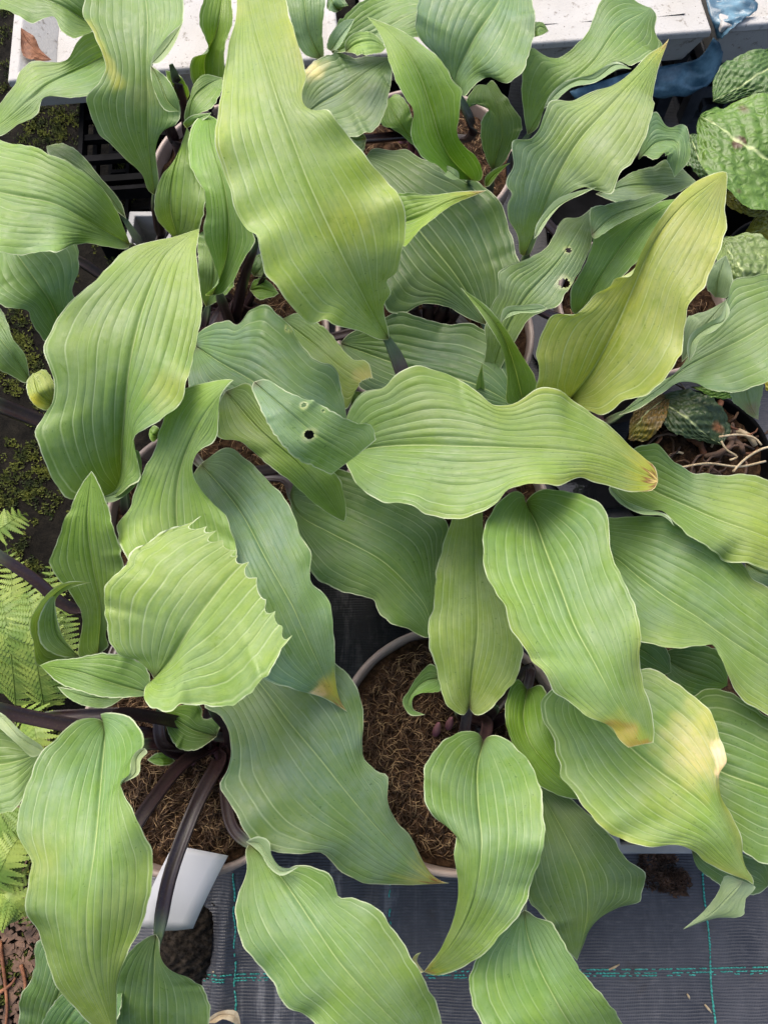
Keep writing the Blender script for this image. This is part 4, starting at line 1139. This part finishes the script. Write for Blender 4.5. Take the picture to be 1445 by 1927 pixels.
rolled('D', (1230, 965), [(1146, 917), (1190, 957), (1246, 966), (1268, 990)], [(1160, 942), (1204, 967), (1250, 972)], [(1170, 938), (1210, 956), (1256, 970)], (.325, .335, .335), c='g')

# pink sheathed buds at the crowns
for key, spots in (('B', [(818, 1385, 826, 1360), (842, 1372, 850, 1350)]), ('A', [(362, 1438, 366, 1412), (404, 1400, 410, 1378)])):
    for (x0, y0, x1, y1) in spots:
        mb = MB()
        a, b = P(x0, y0, .163), P(x1, y1, .195)
        mb.tube([a + (b - a) * u for u in (0, .25, .5, .75, .95, 1)], [.002, .0034, .0036, .0028, .0014, .0004], 10)
        mb.build('bud', M_BUD, PLANTS[key], True)
for (a, b, cc) in (((905, 1365), (935, 1330), 0), ((880, 1365), (860, 1335), 0), ((915, 1368), (985, 1330), 0)):
    petiole([P(b[0], b[1], .225), P((a[0] + b[0]) / 2, (a[1] + b[1]) / 2, .205), P(a[0], a[1], .168)], .0042, .006, PLANTS['B'])

# ------------------------------------------------------------------ white foam boxes, crates, film
A0 = P(14, 152, .17); B0 = P(1340, 57, .17)
U = (B0 - A0)[:2]; ULEN = float(np.linalg.norm(U)); U = U / ULEN
Vv_ = np.array([-U[1], U[0]])
ANG = math.atan2(U[1], U[0])


def along_px(px):
    """distance along the front of the row of boxes for a photo column"""
    a = A0[0] + (B0[0] - A0[0]) * 0.5
    best = min(((abs(float((PW / 2 + FPX * (A0[0] + U[0] * s) / ((CAM_H - .17) * CT + (A0[1] + U[1] * s) * ST)) - px)), s) for s in np.linspace(-.1, 1.3, 600)))
    return best[1]


def foam_box(s0, s1, depth, z0, z1, label, closed, name='foam_box', mat=None, taper=.016, wall=.016, floor=.035, group='white foam boxes'):
    o2 = A0[:2] + U * s0
    root = empty(name, (o2[0], o2[1], z0))
    root.rotation_euler = (0, 0, ANG)
    tag(root, label, 'box', group)
    mat = mat or M_FOAM
    L_ = s1 - s0
    h = z1 - z0
    mb = MB()

    def ring(i, z):      # inset i
        return [(i, i, z), (L_ - i, i, z), (L_ - i, depth - i, z), (i, depth - i, z)]
    rings = [ring(taper, 0), ring(.003, h - .012), ring(0, h - .010), ring(0, h - .002), ring(.002, h)]
    if closed:
        rings += [ring(.03, h + .001)]
    else:
        rings += [ring(wall - .003, h), ring(wall, h - .003), ring(wall + .030, h - floor)]
    vs = [p for r in rings for p in r]
    fs = [(3, 2, 1, 0)]
    for i in range(len(rings) - 1):
        for k in range(4):
            fs.append((i * 4 + k, i * 4 + (k + 1) % 4, i * 4 + 4 + (k + 1) % 4, i * 4 + 4 + k))
    n = len(rings) * 4 - 4
    body = mesh_obj('box_body', vs, fs, mat, None, False)
    body.parent = root
    bm_ = body.modifiers.new('soft', 'BEVEL'); bm_.width = .004; bm_.segments = 2; bm_.limit_method = 'ANGLE'; bm_.angle_limit = math.radians(25)
    q = ring(wall + .030, h - floor) if not closed else ring(.03, h + .001)
    # uneven fill / lid sheet
    nx, ny = 60, 40
    X = np.linspace(q[0][0], q[1][0], nx); Y = np.linspace(q[0][1], q[2][1], ny)
    XX, YY = np.meshgrid(X, Y)
    ZZ = q[0][2] + .0006 + .0012 * np.sin(XX * 60 + 1) * np.sin(YY * 45) + rng.uniform(0, .0006, XX.shape)
    f = [(j * nx + i, j * nx + i + 1, (j + 1) * nx + i + 1, (j + 1) * nx + i) for j in range(ny - 1) for i in range(nx - 1)]
    t = mesh_obj('box_floor' if not closed else 'lid', np.stack([XX, YY, ZZ], -1).reshape(-1, 3), f, mat)
    t.parent = root
    return root


sA, sB = along_px(14), along_px(640)
foam_box(0.0, sB, .36, .115, .17, 'open white foam tray with a brown dead leaf lying in it', False)
sC, sD = along_px(690), along_px(1340)
foam_box(sC, sD, .36, .115, .17, 'closed cream white foam box specked with dirt above the blue film', True)
sE = along_px(1356)
foam_box(sE, sE + .34, .30, .105, .175, 'off-white open box beside the blue film, behind the primroses', False, floor=.05, name='open_box')


def crate(s0, s1, v0, v1, h, label, mat, levels=2, nsl=9, name='slotted_crate', cat='crate'):
    o2 = A0[:2] + U * s0 + Vv_ * v0
    root = empty(name, (o2[0], o2[1], -.012))
    root.rotation_euler = (0, 0, ANG)
    tag(root, label, cat, 'plastic crates under the boxes')
    L_, D_, H_ = s1 - s0, v1 - v0, h + .012
    t = .006
    for (x0, x1, y0, y1) in ((0, L_, 0, t), (0, L_, D_ - t, D_), (0, t, t, D_ - t), (L_ - t, L_, t, D_ - t)):
        for z0, z1 in ((H_ - .018, H_), (H_ * .48, H_ * .60), (0, .014)):
            mb = MB(); mb.box(x0, x1, y0, y1, z0, z1)
            o = mb.build('rail', mat, None); o.parent = root
    for (x, y) in ((-.002, -.002), (L_ - .016, -.002), (-.002, D_ - .016), (L_ - .016, D_ - .016)):
        mb = MB(); mb.box(x, x + .018, y, y + .018, 0, H_ - .0005)
        o = mb.build('corner_post', mat, None); o.parent = root
    for k in range(nsl):
        y = t + (D_ - 2 * t) * (k + .5) / nsl
        mb = MB(); mb.box(t, L_ - t, y - .005, y + .005, H_ - .012 if levels > 1 else .01, H_ - .004 if levels > 1 else .018)
        o = mb.build('slat', mat, None); o.parent = root
        mb = MB(); mb.box(t, L_ - t, y + .004, y + .010, .012, .020)
        o = mb.build('slat', mat, None); o.parent = root
    nb = max(3, int(L_ / .03))
    for k in range(1, nb):
        x = L_ * k / nb
        mb = MB(); mb.box(x - .0025, x + .0025, t, D_ - t, .022, .034)
        o = mb.build('rib', mat, None); o.parent = root
    return root


s1_ = along_px(120)
crate(s1_, s1_ + .175, -.135, .34, .115, 'black slotted crate under the open foam tray', M_BLACK, nsl=13)
crate(sB - .16, sB - .02, .02, .36, .115, 'black crate under the open foam tray, hidden behind the tallest leaf', M_BLACK)
crate(sC + .01, sC + .20, .02, .34, .115, 'black crate under the closed foam box', M_BLACK)
crate(sD - .13, sD + .0, .035, .34, .115, 'slate grey crate whose corner post stands below the blue film', M_DGREY)
crate(sE + .012, sE + .33, .02, .29, .105, 'slate grey crate under the off-white open box', M_DGREY)

# shallow slate tray between the pots on the right
def open_tray(x0, x1, y0, y1, h, label, mat, name='shallow_tray', wall=.004, z0=0.003):
    root = empty(name, ((x0 + x1) / 2, (y0 + y1) / 2, z0)); tag(root, label, 'tray')
    mb = MB()
    i = .006
    def rg(k, z): return [(x0 + k, y0 + k, z), (x1 - k, y0 + k, z), (x1 - k, y1 - k, z), (x0 + k, y1 - k, z)]
    rr = [rg(i, z0), rg(0, h - .006), rg(-.004, h - .005), rg(-.004, h), rg(wall, h), rg(wall + i, z0 + .004)]
    vs = [p for r in rr for p in r]
    fs = [(3, 2, 1, 0)]
    for a in range(len(rr) - 1):
        for k in range(4):
            fs.append((a * 4 + k, a * 4 + (k + 1) % 4, a * 4 + 4 + (k + 1) % 4, a * 4 + 4 + k))
    fs.append(tuple(len(vs) - 4 + k for k in range(4)))
    o = mesh_obj('tray_wall', vs, fs, mat, root, False)
    b = o.modifiers.new('soft', 'BEVEL'); b.width = .0012; b.segments = 2; b.limit_method = 'ANGLE'
    return root


q = P(1035, 432, .05)
open_tray(float(q[0]), float(q[0]) + .22, float(q[1]), float(q[1]) + .13, .05, 'shallow black tray with a slate rim behind the yellowing leaf', M_BLACK)
mb = MB(); mb.box(float(q[0]) - .004, float(q[0]) + .224, float(q[1]) - .006, float(q[1]) + .001, .0505, .056); mb.build('rim', M_GREY, [o for o in COL.objects if o.name.startswith('shallow_tray')][0])
q = P(1160, 1598, .088)
JX, JY = float(q[0]), float(q[1])
tr = open_tray(JX, JX + .28, JY, JY + .27, .088, 'low grey square tray of compost with a thin pale rim', M_GREY)
v, f = sheet(JX + .008, JX + .272, JY + .008, JY + .262, 60, 60, lambda X, Y: .066 + .004 * np.sin(X * 70) * np.sin(Y * 60) + rng.uniform(0, .002, X.shape))
co = mesh_obj('compost', v, f, M_SOIL, tr)
q = P(241, 462, .10)
open_tray(float(q[0]), float(q[0]) + .05, float(q[1]), float(q[1]) + .05, .10, 'small pale grey square pot beside the bare taupe rim', M_GREY, name='square_pot')['category'] = 'pot'


# blue plastic film
def film(name, top, bot, zt, zb, label, wr=.004, n=40, m=14):
    T_, B_ = cr(top, n), cr(bot, n)
    t = np.linspace(0, 1, n)
    tw = P(T_[:, 0], T_[:, 1], prof(zt, t)); bw = P(B_[:, 0], B_[:, 1], prof(zb, t))
    V = []
    for j in range(m):
        s = j / (m - 1)
        w = tw + (bw - tw) * s
        w[:, 2] += wr * np.sin(t * 19 + s * 5) * math.sin(math.pi * s) + wr * .6 * np.sin(t * 41 - s * 9) * s
        w[:, 1] -= wr * 1.4 * math.sin(math.pi * s) * (1 + .5 * np.sin(t * 13))
        V.append(w)
    V = np.array(V).reshape(-1, 3)
    F = [(j * n + i, j * n + i + 1, (j + 1) * n + i + 1, (j + 1) * n + i) for j in range(m - 1) for i in range(n - 1)]
    o = mesh_obj(name, V, F, M_FILM)
    so = o.modifiers.new('gauge', 'SOLIDIFY'); so.thickness = .0004
    tag(o, label, 'plastic film')
    return o


film('plastic_film', [(1070, 172), (1140, 150), (1200, 132), (1260, 122), (1315, 108), (1342, 70)], [(1085, 196), (1150, 190), (1210, 182), (1280, 182), (1335, 156), (1366, 96)],
     (.108, .107, .107, .108, .155), (.085, .08, .078, .08, .12), 'crumpled dark blue plastic film hanging under the cream foam box')
film('plastic_film', [(1325, -20), (1332, 20), (1342, 50), (1348, 74)], [(1410, -20), (1425, 15), (1400, 35), (1362, 66)],
     (.176, .174, .172, .150), (.182, .181, .181, .170), 'pale blue plastic film draped over the corner of the off-white open box', wr=.002)

# dead leaf lying in the foam tray
me, _ = blade_mesh('dead_leaf', [(40, 52), (52, 78), (72, 98), (98, 113)], [(40, 62), (42, 100), (58, 116)], [(50, 58), (66, 70), (76, 92)], z=(.176, .168, .158), nv=4, pleat=2, und=.004, rip=.004)
me.materials.clear(); me.materials.append(M_DEAD)
dl = bpy.data.objects.new('dead_leaf', me); link(dl)
tag(dl, 'brown crumpled dead leaf lying in the open foam tray', 'leaf')

# ------------------------------------------------------------------ plant labels
def label_plate(px4, z4, name, label, mat=M_LABEL, bend=.006):
    (a, b, c, d) = [P(p[0], p[1], z) for p, z in zip(px4, z4)]     # top-left, top-right, bottom-right, bottom-left
    n = 12
    V = []
    for j in range(n + 1):
        s = j / n
        l = a + (d - a) * s; r = b + (c - b) * s
        for i in range(5):
            u = i / 4
            p = l + (r - l) * u
            p[2] += bend * math.sin(math.pi * s)
            if j == n: p = p + (d - a) / np.linalg.norm(d - a) * .0035 * math.sin(math.pi * u)
            V.append(p)
    F = [(j * 5 + i, j * 5 + i + 1, j * 5 + 6 + i, j * 5 + 5 + i) for j in range(n) for i in range(4)]
    o = mesh_obj(name, V, F, mat)
    so = o.modifiers.new('gauge', 'SOLIDIFY'); so.thickness = .0008
    tag(o, label, 'label')
    return o


label_plate([(327, 1590), (430, 1610), (364, 1746), (257, 1740)], [.186, .186, .172, .172], 'plant_label', 'blank white plastic label leaning out over the pot rim')
label_plate([(463, 455), (497, 452), (494, 512), (466, 512)], [.21, .21, .162, .162], 'plant_label', 'small white label standing behind the two dark upright stalks', bend=0)

# ------------------------------------------------------------------ primroses and the pot of debris
PRT = {'a': (0.088, 0.165, 0.014), 'm': (0.05, 0.105, 0.016), 'w': (0.30, 0.27, 0.02), 'k': (0.035, 0.06, 0.015), 'r': (0.14, 0.09, 0.02), 'f': (0.13, .20, .06)}
TONE.update({'P' + k: v for k, v in PRT.items()})


def primrose(loc, label, leaves):
    root = empty('primrose_plant', loc); tag(root, label, 'plant', 'primroses along the right side')
    for (M, L, R, z, c, patch) in leaves:
        me, _ = blade_mesh('leaf', M, L, R, z, c='P' + c, nv=8, primula=True, rip=.004, d=(.2, .05, -.1, -.3), patch=patch, und=.004)
        o = bpy.data.objects.new('leaf', me); link(o, root)
    return root


def crumb_pot(px, py, R, H, label, mat=M_BLACK):
    return pot(px, py, label, nf=0, mat=mat, R=R, H=H, soilz=-.02, name='black_pot', group='black pots on the right side')


crumb_pot(1465, 285, .075, .11, 'round black pot under the bright crinkled primrose leaves')
crumb_pot(1475, 500, .075, .11, 'round black pot under the pale and yellow primrose leaves')
dp = crumb_pot(1318, 852, .080, .11, 'round black pot full of withered stems and a dying primrose leaf')
BR = (.09, .045, .02)
primrose(PV(1480, 310, .10), 'primrose with bright green crinkled leaves spotted brown, behind the yellowing hosta', [
    ([(1495, 345), (1445, 308), (1405, 273), (1355, 238), (1316, 222)], [(1490, 235), (1445, 192), (1400, 187), (1350, 199), (1325, 212)], [(1475, 402), (1430, 396), (1380, 372), (1335, 332), (1313, 285), (1310, 250)], (.21, .245, .255, .24), 'a', [(1390, 268, 24, BR, 1), (1398, 204, 20, BR, .8), (1390, 360, 10, BR, .8)]),
    ([(1490, 110), (1430, 140), (1340, 192)], [(1450, 92), (1385, 103), (1342, 150)], [(1480, 190), (1420, 175), (1365, 195)], (.19, .205, .19), 'm', []),
    ([(1355, 335), (1318, 300), (1296, 255)], [(1325, 340), (1292, 315), (1284, 280)], [(1350, 300), (1325, 255)], (.17, .18, .175), 'm', []),
    ([(1455, 375), (1410, 392), (1362, 365)], [(1430, 360), (1390, 350)], [(1440, 402), (1400, 405), (1370, 392)], (.20, .21, .20), 'w', []),
])
primrose(PV(1480, 500, .10), 'primrose with pale and clear yellow leaves, next to the black pots', [
    ([(1500, 440), (1450, 428), (1393, 452)], [(1470, 400), (1430, 402)], [(1480, 465), (1430, 460)], (.19, .20, .19), 'w', []),
    ([(1412, 570), (1398, 526), (1377, 481), (1356, 452)], [(1375, 545), (1348, 505), (1345, 470)], [(1445, 540), (1475, 490), (1430, 448), (1385, 443)], (.20, .235, .24, .23), 'f', []),
    ([(1478, 735), (1450, 722), (1436, 700)], [(1455, 745), (1438, 730)], [(1470, 715), (1450, 700)], (.15, .16, .16), 'w', []),
])
primrose(PV(1310, 800, .10), 'dying primrose with dark and brown leaves in the pot of debris', [
    ([(1235, 748), (1290, 790), (1355, 838)], [(1290, 733), (1350, 758), (1375, 805)], [(1240, 780), (1268, 812), (1320, 832)], (.125, .135, .115), 'k', [(1350, 805, 22, (.3, .1, .03), .9)]),
    ([(1262, 742), (1212, 780), (1184, 828)], [(1215, 748), (1188, 785)], [(1250, 790), (1220, 826)], (.125, .135, .12), 'r', [(1205, 812, 45, (.22, .20, .02), .7)]),
    ([(1300, 728), (1350, 735), (1400, 742)], [(1340, 726), (1380, 730)], [(1340, 748), (1380, 750)], (.15, .155, .15), 'a', []),
])
c = P(1318, 852, .09)
for k in range(46):
    a = random.uniform(0, 6.28); r = .062 * math.sqrt(random.random()); th = random.uniform(0, 6.28); ln = random.uniform(.02, .06)
    x, y = c[0] + r * math.cos(a), c[1] + r * math.sin(a)
    z = .098 + random.uniform(0, .012)
    pts = [(x + math.cos(th + .25 * j) * ln * j / 4, y + math.sin(th + .25 * j) * ln * j / 4, z + .006 * math.sin(j * .8) - .0006 * j) for j in range(5)]
    mb = MB(); mb.tube(pts, [.0013, .0016, .0014, .001, .0006] if k % 4 else [.0032, .004, .0036, .003, .002], 6)
    mb.build('dry_stem', [M_CHIP, M_DEAD, M_STRAW, M_FIBRED, M_CHIP][k % 5], dp, True)
for pts in ([(1352, 822), (1390, 818), (1420, 825), (1432, 838)], [(1378, 888), (1400, 865), (1430, 846), (1460, 838)], [(1356, 830), (1366, 846), (1386, 860), (1372, 866)], [(1278, 880), (1330, 872), (1390, 878), (1440, 868)]):
    mb = MB(); w = cr([(*p, ) for p in pts], 16)
    mb.tube(P(w[:, 0], w[:, 1], np.linspace(.125, .115, 16)), .0013, 6)
    mb.build('dry_stem', M_STRAW, dp, True)

# ------------------------------------------------------------------ ferns
def fern(loc, label, fronds):
    root = empty('fern_plant', loc); tag(root, label, 'plant', 'ferns on the bare earth')
    for (pts, zz, wmax) in fronds:
        q2 = cr(pts, 40); t = np.linspace(0, 1, 40)
        w = P(q2[:, 0], q2[:, 1], prof(zz, t))
        mb = MB(); mb.tube(w, list(.0009 * (1 - .75 * t)), 5)
        ra = mb.build('frond', M_FERN, root, True)
        ln = np.sqrt((np.diff(w, axis=0) ** 2).sum(1)).sum()
        np_ = max(9, int(ln / .0075))
        for i in range(np_):
            u = (i + .6) / np_
            b = np.array([np.interp(u, t, w[:, k]) for k in range(3)])
            e = np.array([np.interp(min(u + .04, 1), t, w[:, k]) for k in range(3)])
            T_ = (e - b) / (np.linalg.norm(e - b) + 1e-9)
            side = np.cross(T_, [0, 0, 1.0]); side /= np.linalg.norm(side) + 1e-9
            up = np.cross(side, T_)
            pl = wmax * (math.sin(math.pi * min(1, .18 + u * .82)) ** .75) * random.uniform(.88, 1.08)
            for sg in (-1, 1):
                ax = side * sg * .93 + T_ * .36 + up * random.uniform(-.12, .06)
                ax /= np.linalg.norm(ax)
                px_ = np.cross(ax, up); px_ /= np.linalg.norm(px_) + 1e-9
                V, F = [], []
                nl = 8
                for j in range(nl):
                    s0 = pl * j / nl; s1 = pl * (j + 1.15) / nl
                    hw = .30 * pl * (1 - (j / nl) ** 1.3) * .62 + .0006
                    dz = -.10 * pl * ((j + .5) / nl) ** 2
                    for g in (-1, 1):
                        n0 = len(V)
                        c0 = b + ax * s0 + up * dz; c1 = b + ax * s1 + up * (dz - .0004)
                        tipp = b + ax * (s0 + (s1 - s0) * .95) + px_ * g * hw + up * (dz - .0008)
                        midp = b + ax * (s0 + (s1 - s0) * .15) + px_ * g * hw * .72 + up * (dz + .0003)
                        V += [c0, c1, tipp, midp]
                        F.append((n0, n0 + 1, n0 + 2, n0 + 3) if g > 0 else (n0 + 3, n0 + 2, n0 + 1, n0))
                mesh_obj('pinna', V, F, M_FERN, ra, False)
    return root


fern(PV(60, 1330, .0), 'yellow-green fern beneath the curling narrow hosta leaf', [
    ([(84, 1335), (70, 1250), (62, 1170), (48, 1090)], (.06, .11, .13, .12), .034),
    ([(30, 1330), (22, 1240), (8, 1150), (-5, 1100)], (.05, .10, .12, .11), .034),
    ([(95, 1330), (104, 1250), (118, 1180), (135, 1140)], (.06, .10, .11, .10), .026),
    ([(50, 1320), (70, 1220), (90, 1130), (98, 1050)], (.04, .085, .10, .09), .028),
    ([(20, 1310), (-20, 1220), (-40, 1150)], (.05, .09, .10), .03),
    ([(40, 1325), (60, 1360), (70, 1400), (68, 1430)], (.05, .08, .09, .08), .026),
    ([(-30, 1010), (0, 995), (30, 975), (52, 965)], (.07, .09, .09, .08), .022),
    ([(10, 1300), (16, 1180), (22, 1080), (10, 1020)], (.03, .06, .08, .07), .026),
])
fern(PV(-30, 1640, .0), 'small yellow-green fern beside the large pale drooping leaf', [
    ([(-30, 1700), (0, 1640), (25, 1590), (50, 1560)], (.05, .09, .10, .09), .026),
    ([(-30, 1660), (10, 1690), (40, 1715), (58, 1745)], (.05, .08, .08, .06), .026),
    ([(-30, 1620), (5, 1600), (40, 1540), (50, 1500)], (.05, .09, .09, .08), .026),
    ([(-40, 1680), (10, 1650), (60, 1645)], (.05, .08, .08), .024),
    ([(-20, 1560), (10, 1540), (35, 1532)], (.05, .08, .08), .022),
])

# ------------------------------------------------------------------ moss, litter, debris
def tufts(name, cells, n, size, mat, zbase, label, cat):
    mb_v, mb_f = [], []
    for (px, py, rx, ry, w) in cells:
        for _ in range(int(n * w)):
            a = random.uniform(0, 6.28); r = math.sqrt(random.random())
            b = P(px + rx * r * math.cos(a), py + ry * r * math.sin(a), zbase)
            th = random.uniform(0, 6.28); s = size * random.uniform(.5, 1.3); h = s * random.uniform(.5, 1.6)
            d = np.array([math.cos(th), math.sin(th), 0]) * s
            e = np.array([-math.sin(th), math.cos(th), 0]) * s * .35
            k = len(mb_v)
            mb_v += [b - e, b + e, b + d + np.array([0, 0, h]), b + d * .4 - e + np.array([0, 0, h * .7])]
            mb_f += [(k, k + 1, k + 2), (k, k + 2, k + 3)]
    o = mesh_obj(name, mb_v, mb_f, mat, None, False)
    tag(o, label, cat, None, 'stuff')
    return o


mcells = []
for _ in range(5200):
    mx_, my_ = random.uniform(-60, 250), random.uniform(-20, 1120)
    if random.random() < .18: mx_, my_ = random.uniform(-60, 140), random.uniform(1330, 1900)
    w_ = math.sin(mx_ * .031 + 1.3 * math.sin(my_ * .021)) + math.sin(my_ * .027 + .9 * math.sin(mx_ * .045) + 2) + .7 * math.sin(mx_ * .11 + my_ * .083) + .5 * math.sin(my_ * .17 - mx_ * .13)
    if w_ > random.uniform(-.3, 1.3): mcells.append((mx_, my_, 9, 9, 1))
tufts('moss', mcells, 13, .0030, M_MOSS, -.011, 'dark green moss growing over the bare earth', 'moss')
tufts('moss', [(1235, 1630, 36, 46, 1.0), (1270, 1660, 30, 26, .6), (1245, 1600, 24, 20, .5)], 500, .004, M_CHIP, .002, 'small brown clump of moss and dirt on the weed fabric', 'moss')

mbl = MB()
for _ in range(900):
    px, py = random.uniform(-80, 170), random.uniform(1690, 1960)
    if random.random() < .25: px, py = random.uniform(-60, 110), random.uniform(1350, 1690)
    b = P(px, py, -.011); th = random.uniform(0, 6.28); l = random.uniform(.004, .013); w = l * random.uniform(.25, .6); h = random.uniform(.001, .003)
    ca, sa = math.cos(th), math.sin(th); ti = random.uniform(-.5, .5)
    vs = [(b[0] + ca * x * l - sa * y * w, b[1] + sa * x * l + ca * y * w, b[2] + z * h + .001 + ti * x * l * .5 + abs(ti) * l * .25) for z in (0, 1) for (x, y) in ((-.5, -.4), (.5, -.5), (.45, .5), (-.5, .45))]
    mbl.add(vs, [(0, 3, 2, 1), (4, 5, 6, 7), (0, 1, 5, 4), (1, 2, 6, 5), (2, 3, 7, 6), (3, 0, 4, 7)])
lit = mbl.build('bark_litter', M_CHIP, None)
tag(lit, 'brown bark chips and litter scattered on the bare earth', 'litter', None, 'stuff')
for i, (pts, lab) in enumerate(((([(0, 1770), (8, 1830), (14, 1900), (10, 1940)]), 'thin reddish brown twig lying on the bark litter beside the drooping leaf'),
                                (([(40, 1815), (48, 1850), (46, 1880)]), 'short straight brown twig on the bark litter'),
                                (([(0, 1868), (22, 1852), (30, 1840)]), 'short twig lying across the long reddish twig'))):
    w = cr(pts, 14)
    mb = MB(); mb.tube(P(w[:, 0], w[:, 1], np.full(14, -.004)), list(np.linspace(.0022, .0012, 14)), 7)
    tag(mb.build('twig', M_DEAD, None, True), lab, 'twig', 'twigs on the litter')
for (a, b, lab) in (((1145, 1825), (1165, 1815), 'pale straw bit beside the green cross stitching'), ((1292, 1870), (1297, 1880), 'tiny straw fragment near the upright green stitching'), ((1325, 1890), (1338, 1906), 'forked pale straw crumb touching the green stitching'), ((400, 1829), (416, 1824), 'brown straw bit on the folded fabric')):
    A, B = P(*a, .004), P(*b, .004)
    mb = MB(); mb.tube([A, (A + B) / 2 + np.array([0, 0, .0012]), B], [.0008, .0012, .0006], 6)
    tag(mb.build('straw', M_STRAW, None, True), lab, 'straw', 'straw bits on the fabric')
# curled dry leaf strip and a mound of spilt compost on the fabric
me, _ = blade_mesh('dry_leaf', [(392, 1925), (415, 1910), (440, 1912), (455, 1935)], [(395, 1915), (415, 1903), (445, 1903)], [(405, 1925), (420, 1918), (440, 1925)], z=(.012, .016, .018, .012), nv=2, pleat=.3, und=0, rip=.001)
me.materials.clear(); me.materials.append(M_STRAW)
o = bpy.data.objects.new('dry_leaf', me); link(o); tag(o, 'curled straw coloured dry leaf strip on the folded fabric', 'leaf')
q = P(345, 1775, .004)
v, f = sheet(-.034, .030, -.045, .040, 44, 50, lambda X, Y: .004 + .016 * np.clip(1 - (X / .030) ** 2 - (Y / .042) ** 2, -.3, 1) + .0022 * np.sin(X * 420 + 3 * np.sin(Y * 170)) * np.sin(Y * 330) + rng.uniform(0, .0022, X.shape))
v = v + np.array([q[0], q[1], 0])
mo = mesh_obj('compost_mound', v, f, M_CLOD); tag(mo, 'dark crumbly compost spilt under the white label', 'compost', None, 'stuff')

# standing water on the fabric
def puddle(px, py, rx, ry):
    c = P(px, py, .010)
    V = [tuple(c)]; n = 40
    for k in range(n):
        a = 2 * math.pi * k / n; r = 1 + .18 * math.sin(3 * a + px) + .1 * math.sin(5 * a)
        V.append((c[0] + rx * r * math.cos(a), c[1] + ry * r * math.sin(a), c[2]))
    o = mesh_obj('puddle', V, [(0, 1 + k, 1 + (k + 1) % n) for k in range(n)], M_WATER, None, False)
    tag(o, kind='structure')


M_WATER, nt_, b_ = newmat('standing_water')
b_.inputs['Base Color'].default_value = (.012, .013, .016, 1)
b_.inputs['Roughness'].default_value = .06
bump(nt_, noise(nt_, 45, texco(nt_), 3), .15, .002, b_)
puddle(1120, 915, .06, .035)
puddle(1030, 625, .035, .05)
